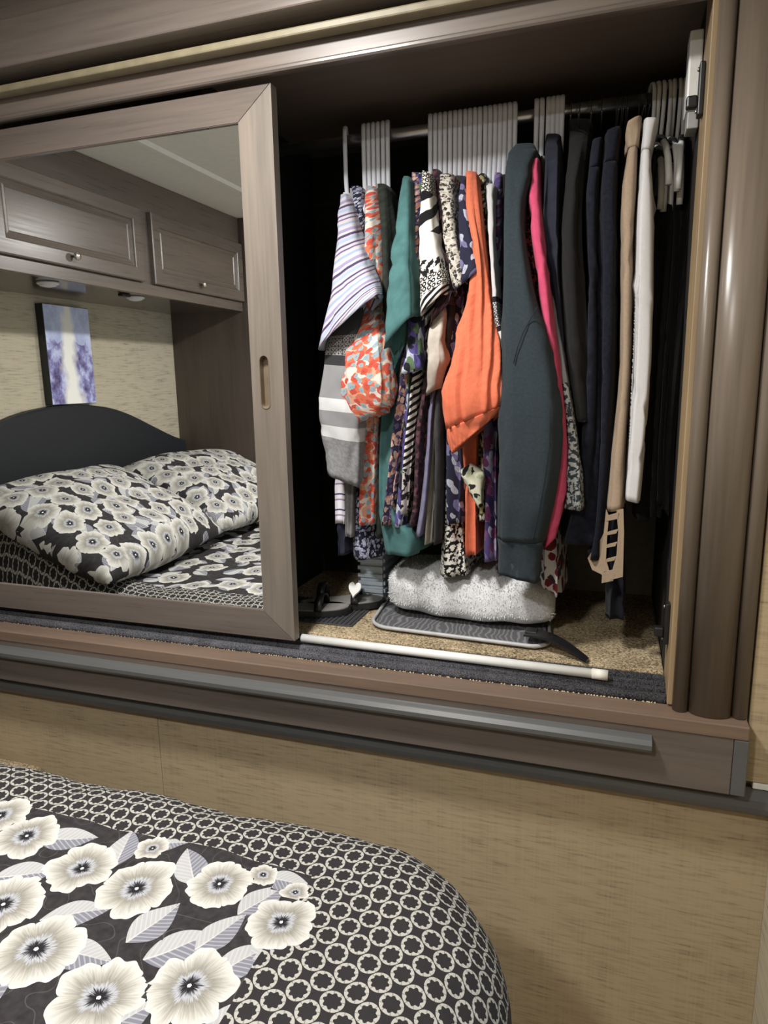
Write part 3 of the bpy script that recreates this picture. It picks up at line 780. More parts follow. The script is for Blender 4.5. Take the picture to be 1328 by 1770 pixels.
# ================================================================== CLOTHES
def loft(name, rows, mat, parent, amp=.10, k=5, seed=0, nt=56, ex=.55, drift=1.5, hem=True, wr=1.0, fold=(.034, .0018)):
    """closed cloth tube through rows (uL, vL, uR, vR, front depth, back depth), creased like hanging cloth"""
    rn = random.Random(seed*13+len(name)); R0 = []
    for (uL, vL, uR, vR, yf, yb) in rows:
        L, R_ = at(uL, vL, yf+.004), at(uR, vR, yf+.004)
        R0.append([L[2], R_[2], L[0], R_[0], yf, yb])
    length = sum(math.hypot((R0[i+1][0]+R0[i+1][1]-R0[i][0]-R0[i][1])/2, (R0[i+1][2]+R0[i+1][3]-R0[i][2]-R0[i][3])/2) for i in range(len(R0)-1))
    nr = max(10, int(length/.011))
    RR = np.array(catmull(R0, nr))
    zl, zr, xl, xr, yf, yb = RR.T
    c = np.stack([(xl+xr)/2, (yf+yb)/2, (zl+zr)/2], 1)
    e1 = np.stack([(xr-xl)/2, 0*xl, (zr-zl)/2], 1); e2 = np.stack([0*xl, (yb-yf)/2, 0*xl], 1)
    sl = np.linspace(0, 1, nr); vl = np.r_[0, np.cumsum(np.linalg.norm(np.diff(c, axis=0), axis=1))]
    if hem:
        up = (c[-2]-c[-1])/max(1e-6, np.linalg.norm(c[-2]-c[-1]))
        c = np.vstack([c, c[-1]+up*.001, c[-1]+up*.03]); e1 = np.vstack([e1, e1[-1]*.88, e1[-1]*.80]); e2 = np.vstack([e2, e2[-1]*.94, e2[-1]*.9])
        sl = np.r_[sl, 1, 1]; vl = np.r_[vl, vl[-1]+.002, vl[-1]+.03]
    th = 2*PI*np.arange(nt+1)/nt+PI/2
    ct, st = np.cos(th), np.sin(th)
    sx = np.sign(ct)*np.abs(ct)**ex; sy = np.sign(st)*np.abs(st)**ex
    ph = [rn.uniform(0, 6.28) for _ in range(4)]
    S_, T_ = np.meshgrid(sl, th, indexing='ij'); fade = np.minimum(1, S_*4)
    f = 1+amp*fade*(np.sin(k*T_+ph[0]+drift*S_)*.7+np.sin((k*2+1)*T_+ph[1]-drift*1.7*S_)*.3+.14*np.sin(9*S_+ph[2]+2*T_))
    fy = 1+amp*.25*fade*np.sin((k+2)*T_+ph[3]+2*S_)
    P = c[:, None, :]+e1[:, None, :]*(sx[None, :]*f)[..., None]+e2[:, None, :]*(sy[None, :]*fy)[..., None]
    per = np.concatenate([np.zeros((len(c), 1)), np.cumsum(np.linalg.norm(np.diff(P, axis=1), axis=2), axis=1)], 1)
    # creases
    l1 = np.linalg.norm(e1, axis=1)+1e-6; l2 = np.linalg.norm(e2, axis=1)+1e-6
    N = (e1/l1[:, None])[:, None, :]*(sx[None, :]/l1[:, None])[..., None]+(e2/l2[:, None])[:, None, :]*(sy[None, :]/l2[:, None])[..., None]
    N /= np.linalg.norm(N, axis=2, keepdims=True)+1e-9
    D = np.zeros_like(per); A_ = per-per[:, -1:]/2; L_ = np.repeat(vl[:, None], nt+1, 1); pmax = per[:, -1].max()
    for _ in range(int(wr*(10+length*45))):
        a0, l0 = rn.uniform(-.5, .5)*pmax*.8, rn.uniform(.02, 1)*vl[-1]
        ang = rn.choice((-1, 1))*rn.uniform(.35, 1.45); ll, w_ = rn.uniform(.02, .09), rn.uniform(.004, .010)
        da, dl = A_-a0, L_-l0
        D += rn.choice((-1, 1, -1))*rn.uniform(.0014, .0046)*np.exp(-((da*math.sin(ang)-dl*math.cos(ang))/w_)**2-((da*math.cos(ang)+dl*math.sin(ang))/ll)**2)
    D += fold[1]*(.35+.65*S_)*np.sin(2*PI*A_/fold[0]+1.6*np.sin(4*S_+ph[0])+ph[1])*(.6+.4*np.sin(A_*31+ph[2]))
    D *= np.minimum(1, np.minimum(l1, l2)/.015)[:, None]
    w0 = np.abs(sy[None, :])**4     # keep the seam at the back closed
    P = P+N*D[..., None]*(1-np.exp(-((T_-PI/2)/.25)**2)-np.exp(-((T_-2.5*PI)/.25)**2))[..., None]
    n1 = nt+1; nn = len(c)
    V = P.reshape(-1, 3); UV = np.stack([per, L_], 2).reshape(-1, 2)
    F = [(i*n1+q, i*n1+q+1, (i+1)*n1+q+1, (i+1)*n1+q) for i in range(nn-1) for q in range(nt)]
    F.append(tuple(range(nt-1, -1, -1))); F.append(tuple((nn-1)*n1+q for q in range(nt)))
    return mesh(name, V.tolist(), F, mat, parent, True, UV.tolist())
GARM = []
def garment(name, label, cat, parts, group='clothes hanging in the closet'):
    r = parts[0][2][0]; base = at((r[0]+r[2])/2, (r[1]+r[3])/2, .28)
    o = tag(empty(name, tuple(base)), label, cat, group)
    for i, p in enumerate(parts):
        pn, mat, rows = p[:3]; kw = p[3] if len(p) > 3 else {}
        loft(pn, rows, mat, o, seed=len(GARM)*7+i+1, **kw)
    GARM.append(o); return o
def tall(pts, yf=.12, yb=.44, top=True):
    """front outline (uL, uR, v) to rows; the first rows narrow to the hanger neck"""
    out = []
    for i, (a, b_, v) in enumerate(pts):
        f, k = yf, yb
        if top and i == 0: f, k = .24, .33
        elif top and i == 1: f, k = yf+.03, yb-.03
        out.append((a, v, b_, v, f, k))
    return out

def S(r, g, b):            # dyed cloth colour, a little faded
    c = srgb(r, g, b); l = .3*c[0]+.59*c[1]+.11*c[2]
    return tuple(.93*(x*.86+l*.14) for x in c)
lil, cream = S(226, 222, 230), S(222, 216, 204)
m_lilac = c_stripes('lilac_stripe_cloth', [(0, S(182, 176, 188)), (.08, S(84, 70, 104)), (.14, S(186, 178, 190)), (.22, S(104, 84, 124)), (.27, S(190, 178, 180)), (.38, S(140, 160, 186)), (.46, S(186, 180, 190)), (.58, S(146, 136, 172)), (.68, S(190, 182, 182)), (.76, S(72, 62, 96)), (.84, S(178, 170, 190)), (.90, S(150, 168, 190))], .085, .42)
m_lilac2 = c_stripes('lilac_stripe_cloth_body', [(0, S(222, 220, 228)), (.25, S(70, 60, 100)), (.35, S(222, 218, 226)), (.6, S(150, 130, 160)), (.7, S(226, 222, 228))], .035)
m_grey = c_bands('grey_white_band_knit', [(.075, 'plain', S(62, 62, 64), None, 0), (.115, 'dots', S(70, 70, 72), S(150, 148, 144), 130), (.135, 'plain', S(50, 50, 52), None, 0), (.20, 'plain', S(134, 134, 136), None, 0), (.225, 'plain', S(196, 196, 197), None, 0), (.255, 'plain', S(134, 134, 136), None, 0), (.28, 'plain', S(196, 196, 197), None, 0), (9, 'blot', S(134, 134, 136), S(122, 122, 124), 160)])
m_greyb = c_plain('grey_knit', S(136, 135, 137), .12, .95, 150)
m_navyw = c_floral('navy_white_floral', S(34, 34, 54), [S(170, 172, 190), S(130, 134, 164)], 95, .5)
m_orfl = c_floral('orange_poppy_cloth', S(206, 196, 184), [S(216, 150, 120), S(212, 98, 62), S(196, 70, 50), S(140, 160, 168)], 36, .66)
m_olive = c_plain('dark_olive_cloth', S(44, 50, 44), .3)
m_teal = c_plain('washed_teal_cloth', S(66, 112, 112), .20, .9, 35, .3)
m_nvpeach = c_floral('navy_peach_floral', S(52, 46, 78), [S(190, 130, 112), S(206, 168, 146), S(100, 84, 124)], 52, .55)
m_trop = c_floral('tropical_leaf_cloth', S(40, 42, 84), [S(176, 184, 198), S(84, 112, 78), S(84, 72, 140), S(30, 30, 40)], 34, .62, .5, (1, .45, 1))
m_bw = c_bands('black_white_geometric', [(.05, 'dots', S(226, 220, 208), S(30, 28, 30), 90), (.15, 'diag', S(228, 222, 210), S(24, 24, 26), 105), (.205, 'plain', S(230, 224, 216), None, 0), (.235, 'blot', S(228, 222, 212), S(30, 28, 30), 90), (.265, 'dots', S(228, 222, 210), S(26, 25, 27), 105), (9, 'lines', S(232, 226, 216), S(24, 24, 26), 430)])
m_bwbody = c_bands('black_white_body', [(.25, 'blot', S(214, 210, 204), S(28, 27, 30), 30), (.34, 'diag', S(216, 212, 206), S(24, 24, 26), 160), (.40, 'blot', S(210, 206, 200), S(40, 34, 44), 34), (.60, 'lines', S(222, 216, 208), S(24, 24, 26), 420), (9, 'blot', S(40, 30, 40), S(196, 190, 186), 40)])
m_plum = c_floral('plum_print_cloth', S(62, 40, 48), [S(96, 58, 66), S(40, 26, 34)], 60, .5)
m_lace = c_floral('cream_black_lace_print', S(192, 185, 174), [S(46, 42, 42), S(74, 68, 64), S(166, 156, 142)], 95, .55)
m_beige = c_plain('beige_cloth', S(184, 175, 162), .12)
m_char = c_plain('charcoal_cloth', S(56, 55, 58), .2)
m_lav = c_plain('grey_lavender_cloth', S(120, 116, 146), .18)
m_nvprint = c_floral('navy_leaf_print', S(38, 38, 60), [S(110, 104, 146), S(166, 168, 184)], 42, .38, .6, (1, .6, 1))
m_orange = c_plain('orange_gauze', S(226, 108, 66), .08, .9, 120, .55)
m_olfl = c_floral('olive_yellow_floral', S(50, 50, 42), [S(150, 144, 76), S(206, 200, 180), S(34, 32, 32)], 50, .55)
m_white = c_bands('white_dark_cuff_cloth', [(.235, 'plain', S(196, 194, 194), None, 0), (.245, 'plain', S(30, 30, 34), None, 0), (.29, 'dots', S(214, 212, 210), S(60, 60, 66), 140), (.30, 'plain', S(30, 30, 34), None, 0), (9, 'plain', S(214, 212, 206), None, 0)])
m_purple = c_floral('purple_tie_dye', S(82, 66, 122), [S(116, 100, 148), S(56, 44, 88), S(156, 152, 178), S(120, 56, 106)], 30, .6, .3, (1, .55, 1))
m_slate = c_plain('dark_slate_fleece', S(46, 56, 62), .12, .95, 200, .2)
m_red = c_floral('red_black_animal', S(190, 62, 74), [S(36, 26, 32), S(44, 30, 36)], 80, .68, 0, (.8, 2.2, 1))
m_pink = c_plain('hot_pink_cloth', S(206, 64, 106), .10)
m_greysl = c_bands('grey_patterned_cuff', [(.20, 'plain', S(150, 150, 156), None, 0), (9, 'blot', S(176, 180, 182), S(56, 66, 74), 130)])
m_navy = c_plain('navy_knit', S(40, 42, 56), .15)
m_black = c_plain('black_cloth', S(34, 33, 33), .12)
m_denim = c_plain('dark_denim', S(23, 26, 38), .4, .9, 160, .4)
m_denim2 = c_plain('dark_denim_faded', S(25, 28, 40), .5, .9, 60, .4)
m_tan = c_plain('tan_twill', S(158, 136, 112), .07, .9, 180, .2)
m_wht = c_plain('white_denim', S(200, 199, 200), .03, .9, 180, .2)
m_blk2 = c_plain('black_trouser_cloth', S(17, 17, 19), .2)
m_blkn = c_plain('blue_black_trouser_cloth', S(20, 21, 30), .2)
m_skirt = c_floral('white_red_print', S(216, 212, 214), [S(60, 58, 66), S(120, 30, 46)], 34, .5)
m_dots = c_bands('black_with_white_speckle_hem', [(.60, 'plain', S(38, 37, 39), None, 0), (9, 'blot', S(30, 29, 30), S(222, 220, 210), 120)])
m_ink = c_plain('ink_blue_cloth', S(38, 40, 56), .2)

deep = dict(ex=.5, amp=.22, k=5)
garment('striped_shirt', 'lilac striped short-sleeve shirt, leftmost on the rod', 'shirt', [
    ('body', m_lilac2, tall([(592, 604, 333), (584, 610, 400), (572, 606, 560), (560, 604, 690), (574, 604, 800), (577, 602, 905)], .16, .42), deep),
    ('sleeve', m_lilac, [(588, 338, 600, 334, .20, .26), (578, 420, 619, 414, .12, .19), (566, 512, 641, 480, .07, .15), (543, 606, 648, 508, .045, .12)], dict(amp=.04, k=3)),
    ('lining', m_ink, [(578, 900, 603, 905, .17, .40), (580, 962, 602, 958, .17, .40)], deep)])
garment('knit_tunic', 'grey knit tunic with black shoulder and white bands on sleeve', 'tunic', [
    ('body', m_greyb, tall([(604, 612, 326), (606, 618, 420), (600, 620, 600), (592, 618, 800), (592, 614, 928)], .15, .43), deep),
    ('sleeve', m_grey, [(590, 535, 626, 520, .12, .19), (566, 572, 622, 565, .085, .15), (556, 640, 606, 645, .07, .13), (547, 720, 616, 728, .065, .13), (556, 780, 617, 800, .07, .13), (563, 818, 615, 842, .07, .125)], dict(amp=.10, k=3))])
garment('navy_print_blouse', 'navy blouse with small white print, between grey tunic and orange floral', 'blouse', [
    ('body', m_navyw, tall([(606, 624, 322), (610, 632, 400), (612, 640, 600), (606, 648, 800), (600, 650, 925), (601, 655, 966)], .17, .44), deep)])
garment('orange_floral_blouse', 'orange poppy print blouse with gathered bell sleeve', 'blouse', [
    ('body', m_orfl, tall([(631, 650, 322), (625, 653, 400), (628, 656, 520), (626, 657, 640), (620, 650, 760), (619, 647, 908)], .13, .44), deep),
    ('sleeve', m_orfl, [(622, 545, 652, 530, .12, .19), (592, 605, 662, 598, .075, .16), (584, 660, 669, 668, .06, .16), (589, 706, 667, 698, .065, .155), (604, 726, 663, 708, .075, .15), (608, 736, 660, 716, .08, .15)], dict(amp=.08, k=6, nt=90, fold=(.022, .004))),
    ])
garment('olive_blouse', 'dark olive blouse right of the orange floral blouse', 'top', [
    ('body', m_olive, tall([(650, 668, 318), (653, 676, 400), (656, 680, 560), (652, 676, 760), (648, 668, 930)], .16, .45), deep)])
garment('teal_shirt', 'washed teal short-sleeve shirt', 'shirt', [
    ('body', m_teal, tall([(696, 709, 305), (690, 712, 400), (672, 706, 600), (655, 690, 740), (652, 690, 890), (657, 726, 925), (663, 723, 960)], .14, .45), deep),
    ('sleeve', m_teal, [(695, 308, 708, 306, .19, .25), (683, 372, 709, 368, .13, .20), (671, 462, 711, 455, .085, .16), (663, 545, 713, 512, .07, .15), (661, 600, 713, 543, .06, .14)], dict(amp=.07, k=4)),
    ('sleeve_back', m_teal, [(672, 540, 712, 520, .115, .145), (666, 600, 712, 552, .112, .14), (679, 650, 700, 598, .11, .135)], dict(amp=.10, k=3))])
garment('navy_peach_blouse', 'navy blouse with peach flowers beside the teal shirt', 'blouse', [
    ('body', m_nvpeach, tall([(710, 728, 298), (706, 728, 400), (702, 726, 500), (694, 722, 600), (680, 704, 700), (665, 684, 850), (656, 676, 908)], .125, .44), deep)])
garment('tropical_blouse', 'tropical leaf print blouse below the navy and peach one', 'blouse', [
    ('body', m_trop, tall([(722, 732, 300), (712, 732, 420), (702, 724, 560), (694, 716, 680), (690, 712, 780), (676, 702, 910)], .135, .43), deep),
    ('sleeve', m_trop, [(708, 500, 724, 500, .12, .18), (700, 580, 726, 570, .10, .17), (690, 650, 726, 640, .09, .15)], dict(amp=.10, k=4))])
garment('geometric_kimono_top', 'black and white geometric print top with wide sleeve', 'top', [
    ('body', m_bwbody, tall([(735, 748, 296), (730, 752, 420), (716, 742, 560), (704, 722, 700), (696, 712, 800), (692, 706, 888)], .13, .43), deep),
    ('sleeve', m_bw, [(728, 294, 743, 299, .18, .24), (724, 368, 750, 374, .12, .19), (722, 440, 758, 430, .085, .16), (722, 500, 768, 478, .07, .15), (723, 545, 768, 507, .065, .14)], dict(amp=.06, k=3))])
garment('plum_blouse', 'dark plum print blouse behind the geometric top', 'blouse', [
    ('body', m_plum, tall([(746, 760, 293), (750, 772, 400), (744, 772, 520), (730, 752, 640), (716, 736, 740), (712, 730, 860), (705, 724, 910)], .135, .43), deep),
    ('sleeve', m_plum, [(762, 440, 776, 436, .12, .17), (758, 500, 780, 490, .10, .16), (738, 568, 779, 522, .085, .15)], dict(amp=.08, k=3))])
garment('lace_print_top', 'cream top with black lace print', 'top', [
    ('sleeve', m_lace, [(758, 302, 784, 300, .17, .24), (761, 370, 785, 368, .12, .19), (768, 432, 794, 430, .09, .165), (782, 506, 805, 487, .075, .15)], dict(amp=.06, k=3)),
    ('body', m_lace, tall([(768, 784, 302), (764, 786, 420), (752, 776, 560), (742, 764, 660), (736, 756, 760)], .145, .43), deep)])
garment('beige_tee', 'plain beige top with short sleeve below the lace print top', 'top', [
    ('sleeve', m_beige, [(744, 540, 770, 530, .105, .17), (737, 590, 768, 580, .085, .155), (735, 632, 769, 622, .08, .15), (736, 656, 764, 634, .085, .145), (734, 684, 758, 672, .10, .14)], dict(amp=.08, k=4)),
    ('body', m_beige, tall([(770, 786, 304), (768, 788, 420), (756, 776, 600), (742, 758, 780), (731, 746, 940)], .145, .43), deep)])
garment('lavender_top', 'grey-lavender top left of the charcoal one', 'top', [
    ('body', m_lav, tall([(776, 790, 306), (772, 790, 420), (756, 772, 600), (738, 754, 700), (733, 749, 780), (722, 741, 880), (715, 733, 926)], .125, .43), deep)])
garment('charcoal_top', 'charcoal grey top with a narrow hem', 'top', [
    ('body', m_char, tall([(786, 801, 304), (778, 800, 420), (764, 786, 560), (750, 768, 680), (747, 768, 800), (747, 762, 940)], .125, .43), deep)])
garment('navy_leaf_blouse', 'navy blouse with violet leaf outlines left of the orange blouse', 'blouse', [
    ('sleeve', m_nvprint, [(796, 306, 806, 304, .17, .24), (790, 358, 808, 356, .12, .19), (793, 430, 822, 426, .09, .17), (781, 508, 831, 464, .075, .15)], dict(amp=.06, k=3)),
    ('body', m_nvprint, tall([(800, 812, 304), (792, 812, 420), (772, 800, 560), (768, 802, 700), (767, 802, 800), (768, 801, 905)], .14, .43), deep)])
garment('speckled_hem_dress', 'black dress with white speckled hem reaching lowest', 'dress', [
    ('body', m_dots, tall([(802, 812, 306), (796, 810, 420), (776, 804, 600), (764, 800, 760), (762, 800, 900), (756, 808, 996)], .16, .42), deep)])
orb = garment('orange_blouse', 'bright orange gauze blouse with gathered cuff', 'blouse', [
    ('body', m_orange, tall([(806, 820, 298), (806, 826, 420), (800, 836, 560), (790, 830, 720), (800, 826, 848), (801, 827, 960)], .145, .43), deep),
    ('sleeve', m_orange, [(804, 297, 822, 296, .18, .24), (802, 358, 827, 358, .12, .19), (814, 428, 834, 428, .09, .165), (810, 496, 843, 494, .075, .155), (793, 560, 856, 556, .06, .155), (777, 622, 869, 616, .045, .16), (758, 676, 878, 664, .035, .165), (760, 712, 879, 688, .035, .16), (766, 744, 874, 698, .04, .155)], dict(amp=.05, k=9, drift=.5, nt=150, hem=False, fold=(.019, .0055))),
    ('cuff', m_orange, [(766, 744, 875, 698, .041, .154), (770, 764, 872, 704, .045, .15), (778, 786, 862, 714, .05, .145)], dict(amp=.03, k=19, nt=150, fold=(.011, .002))),
    ])
garment('olive_floral_top', 'olive and yellow floral top with knotted cream tie', 'top', [
    ('body', m_olfl, tall([(824, 840, 300), (828, 842, 400), (830, 846, 560), (826, 846, 720), (822, 846, 900)], .155, .43), deep),
    ('tie', c_floral('cream_tie_cloth', S(214, 212, 186), [S(40, 40, 40), S(180, 186, 150)], 40, .4), [(796, 812, 812, 802, .10, .13), (802, 830, 834, 815, .095, .135), (814, 858, 834, 848, .10, .13), (826, 880, 835, 874, .105, .125)], dict(amp=.12, k=3))])
garment('white_cuff_shirt', 'white shirt with dark banded cuff between orange and slate garments', 'shirt', [
    ('sleeve', m_white, [(838, 322, 855, 318, .17, .24), (843, 400, 854, 400, .12, .18), (848, 480, 858, 480, .09, .16), (853, 560, 865, 556, .075, .14), (858, 600, 881, 590, .07, .135), (870, 630, 886, 615, .07, .13)], dict(amp=.06, k=3)),
    ('body', m_white, tall([(842, 856, 318), (846, 858, 420), (846, 860, 600), (842, 858, 800), (836, 852, 955)], .15, .43), deep)])
garment('purple_tie_dye_top', 'purple tie-dye print top left of the slate sweatshirt', 'top', [
    ('body', m_purple, tall([(854, 868, 299), (852, 867, 385), (850, 866, 480), (840, 866, 620), (828, 862, 740), (832, 862, 850), (832, 862, 970)], .135, .43), deep)])
garment('black_blouse', 'black blouse squeezed between purple top and slate sweatshirt', 'top', [
    ('body', m_black, tall([(868, 880, 302), (866, 882, 420), (862, 884, 600), (858, 880, 900)], .15, .43), deep)])
sw = garment('slate_sweatshirt', 'dark slate fleece sweatshirt with ribbed cuff', 'sweatshirt', [
    ('sleeve', m_slate, [(876, 262, 928, 256, .17, .24), (870, 300, 915, 300, .12, .21), (868, 390, 904, 380, .08, .18), (866, 500, 922, 500, .05, .17), (863, 600, 952, 604, .035, .165), (860, 690, 970, 700, .025, .16), (857, 780, 971, 778, .025, .155), (855, 870, 958, 868, .03, .15), (857, 934, 940, 940, .04, .14)], dict(amp=.05, k=3, hem=False)),
    ('cuff', m_slate, [(856, 934, 941, 940, .041, .139), (859, 950, 936, 956, .046, .134), (858, 992, 930, 1010, .05, .13)], dict(amp=.02, k=9)),
    ('hood', m_slate, [(874, 272, 930, 268, .165, .27), (876, 258, 930, 254, .17, .29), (886, 250, 924, 247, .18, .27)], dict(amp=.04, k=3, hem=False)),
    ('body', m_slate, tall([(888, 920, 262), (884, 922, 380), (888, 930, 560), (886, 936, 760), (880, 935, 960)], .17, .44), deep)])
m_seam = c_plain('slate_seam_thread', S(30, 37, 42), .1)
tube('seam', [at(u, v, y) for u, v, y in ((930, 530, .040), (918, 550, .037), (905, 574, .0345), (895, 600, .031), (888, 628, .029))], .0008, m_seam, sw, n=6)
tube('seam', [at(u, v, y) for u, v, y in ((950, 700, .0215), (950, 770, .0215), (942, 830, .024), (932, 885, .028), (922, 934, .036))], .0008, m_seam, sw, n=6)
garment('animal_print_top', 'red and black animal print top beside the pink one', 'top', [
    ('body', m_red, tall([(904, 920, 278), (901, 916, 380), (906, 922, 440), (916, 932, 510), (930, 946, 600), (938, 956, 760), (934, 952, 940)], .115, .43), deep)])
garment('print_skirt', 'white skirt with dark and red print below the slate cuff', 'skirt', [
    ('body', m_skirt, [(936, 880, 962, 880, .16, .42), (934, 940, 966, 936, .15, .43), (932, 1010, 969, 1036, .14, .43)], deep)])
garment('pink_cardigan', 'hot pink long-sleeve cardigan', 'cardigan', [
    ('sleeve', m_pink, [(919, 278, 932, 272, .17, .24), (913, 356, 936, 366, .11, .19), (924, 460, 946, 460, .085, .17), (936, 548, 956, 548, .075, .16), (950, 640, 968, 640, .07, .15), (962, 740, 978, 740, .07, .145), (962, 800, 980, 808, .07, .14), (950, 870, 974, 872, .075, .135), (940, 950, 960, 930, .08, .13)], dict(amp=.06, k=3)),
    ('body', m_pink, tall([(922, 934, 276), (922, 940, 420), (938, 956, 600), (946, 966, 800), (944, 962, 920)], .17, .43), deep)])
garment('patterned_cuff_jacket', 'grey jacket sleeve with patterned cuff right of pink cardigan', 'jacket', [
    ('sleeve', m_greysl, [(944, 480, 954, 480, .14, .20), (958, 580, 970, 575, .11, .17), (972, 680, 986, 680, .095, .15), (980, 770, 999, 770, .085, .14), (980, 830, 1006, 830, .08, .135), (978, 880, 1009, 884, .08, .13)], dict(amp=.06, k=3)),
    ('body', m_greyb, tall([(934, 944, 270), (938, 950, 420), (950, 964, 600), (962, 982, 760)], .18, .43), deep)])
garment('navy_cardigan', 'navy knit cardigan with thick collar', 'cardigan', [
    ('body', m_navy, tall([(942, 970, 232), (938, 970, 290), (936, 970, 380), (944, 972, 480), (952, 982, 580), (964, 992, 700), (972, 996, 780)], .12, .44), deep)])
garment('black_long_cardigan', 'black garment with straight hem next to the jeans', 'cardigan', [
    ('body', m_black, tall([(984, 1024, 206), (976, 1010, 300), (967, 1004, 391), (969, 1012, 520), (978, 1022, 640), (991, 1029, 729)], .11, .44), deep)])
garment('dark_jeans', 'dark blue jeans nearer the black cardigan', 'jeans', [
    ('waistband', m_denim2, [(1022, 242, 1044, 236, .14, .42), (1016, 290, 1040, 286, .135, .42)], dict(ex=.45, amp=.05, k=4)),
    ('leg', m_denim2, [(1015, 291, 1040, 287, .135, .42), (1010, 340, 1037, 338, .13, .42), (1013, 500, 1038, 500, .125, .40), (1006, 700, 1040, 700, .12, .38), (990, 850, 1036, 850, .115, .36), (967, 937, 1030, 945, .11, .34)], deep)])
garment('navy_jeans', 'navy jeans beside the tan trousers', 'jeans', [
    ('waistband', m_denim, [(1044, 228, 1076, 216, .13, .42), (1040, 280, 1070, 276, .125, .42)], dict(ex=.45, amp=.05, k=4)),
    ('leg', m_denim, [(1040, 281, 1070, 277, .125, .42), (1036, 332, 1069, 332, .12, .42), (1034, 548, 1070, 548, .12, .40), (1032, 760, 1062, 760, .115, .38), (1026, 900, 1052, 900, .11, .36), (1015, 965, 1046, 970, .11, .34)], deep)])
tan = garment('tan_trousers', 'tan trousers with cut-out ladder hem', 'trousers', [
    ('waistband', m_tan, [(1083, 212, 1112, 197, .10, .42), (1083, 256, 1106, 251, .10, .42)], dict(ex=.4, amp=.02, k=4)),
    ('leg', m_tan, [(1084, 257, 1105, 252, .10, .42), (1074, 330, 1103, 330, .095, .42), (1072, 391, 1099, 391, .09, .40), (1072, 548, 1095, 548, .085, .36), (1070, 650, 1091, 650, .08, .30), (1057, 790, 1081, 790, .07, .22), (1049, 886, 1078, 880, .065, .16)], dict(ex=.5, amp=.06, k=4))])
whitep = garment('white_jeans', 'white jeans with raw frayed hem', 'jeans', [
    ('waistband', m_wht, [(1112, 204, 1140, 204, .09, .42), (1108, 258, 1128, 258, .09, .42)], dict(ex=.4, amp=.02, k=4)),
    ('leg', m_wht, [(1107, 259, 1128, 259, .09, .42), (1102, 320, 1132, 320, .085, .42), (1098, 391, 1134, 391, .08, .40), (1094, 610, 1130, 610, .075, .34), (1087, 740, 1120, 740, .07, .28), (1079, 864, 1107, 871, .065, .22)], dict(ex=.5, amp=.05, k=4))])
# frayed edge down the white leg
fv, ff_ = [], []
rn = random.Random(4)
for i in range(150):
    v = 470+390*i/150; u = 1102-(v-470)*.043
    p = at(u, v, .0745); L = rn.uniform(.0008, .0028); k = len(fv)
    fv += [tuple(p), tuple(p+np.array([-L, 0, rn.uniform(-.001, .001)])), tuple(p+np.array([0, 0, -.0028]))]; ff_.append((k, k+1, k+2))
tag(mesh('frayed_edge', fv, ff_, m_wht, whitep), kind='stuff')
# ladder hem of the tan trousers: two strips and the rungs between the holes
def strip(name, pts, mat, parent, th=.004):
    """thin cloth strip through quads of measured points (uL,vL,uR,vR,y)"""
    V, F, UV = [], [], []
    for (uL, vL, uR, vR, y) in pts:
        a, b_ = at(uL, vL, y), at(uR, vR, y)
        V += [tuple(a), tuple(b_), tuple(b_+np.array([0, th, 0])), tuple(a+np.array([0, th, 0]))]
        UV += [(0, a[2]), (.03, b_[2]), (.034, b_[2]), (-.004, a[2])]
    for i in range(len(pts)-1):
        for q in range(4): F.append((i*4+q, i*4+(q+1) % 4, i*4+4+(q+1) % 4, i*4+4+q))
    n = len(pts)*4
    F += [(3, 2, 1, 0), (n-4, n-3, n-2, n-1)]
    return mesh(name, V, F, mat, parent, False, UV)
strip('hem_strip', [(1048, 880, 1053, 892, .062), (1044, 920, 1050, 925, .06), (1039, 960, 1048, 962, .058), (1035, 981, 1046, 988, .057)], m_tan, tan)
strip('hem_strip', [(1066, 882, 1078, 880, .062), (1069, 920, 1079, 920, .06), (1066, 960, 1078, 962, .058), (1054, 1003, 1077, 997, .057)], m_tan, tan)
for v0, v1 in ((886, 895), (915, 920), (937, 942), (962, 967), (984, 1002)):
    k = (v0-886)/100
    strip('hem_rung', [(1049-8*k, v0+6, 1070-5*k, v0, .0605-.003*k), (1048-8*k, v1+6, 1068-8*k, v1+2, .0605-.003*k)], m_tan, tan)
strip('hem_inside', [(1040, 930, 1052, 905, .11), (1016, 965, 1046, 960, .115), (1024, 985, 1058, 1002, .11)], m_tan, tan)
# black trousers on the pale grip hangers
for i, (u0, u1, v0, ub0, ub1, v1, lab) in enumerate((
        (1112, 1132, 330, 1046, 1080, 1068, 'black trousers hanging lowest, behind the white jeans'),
        (1126, 1142, 340, 1098, 1124, 900, 'black trousers just right of the white jeans'),
        (1138, 1154, 345, 1112, 1136, 880, 'second pair of black trousers right of the white jeans'),
        (1150, 1166, 350, 1122, 1144, 892, 'third pair of black trousers right of the white jeans'),
        (1162, 1178, 350, 1132, 1152, 870, 'fourth pair of black trousers right of the white jeans'),
        (1174, 1190, 345, 1142, 1160, 880, 'fifth pair of black trousers right of the white jeans'),
        (1186, 1202, 345, 1150, 1168, 890, 'black trousers nearest the closet side panel'))):
    garment('black_trousers', lab, 'trousers', [('leg', m_blkn if i == 0 else m_blk2, [(u0, v0, u1, v0, .205, .40), (u0-2, v0+60, u1, v0+60, .18, .41), ((u0+ub0)/2-4, (v0+v1)/2, (u1+ub1)/2, (v0+v1)/2, .13, .40), (ub0+4, (v0+v1*3)/4+20, ub1, (v0+v1*3)/4+20, .13, .38), (ub0, v1, ub1, v1+4, .13, .36)], deep)], 'black trousers on grip hangers')

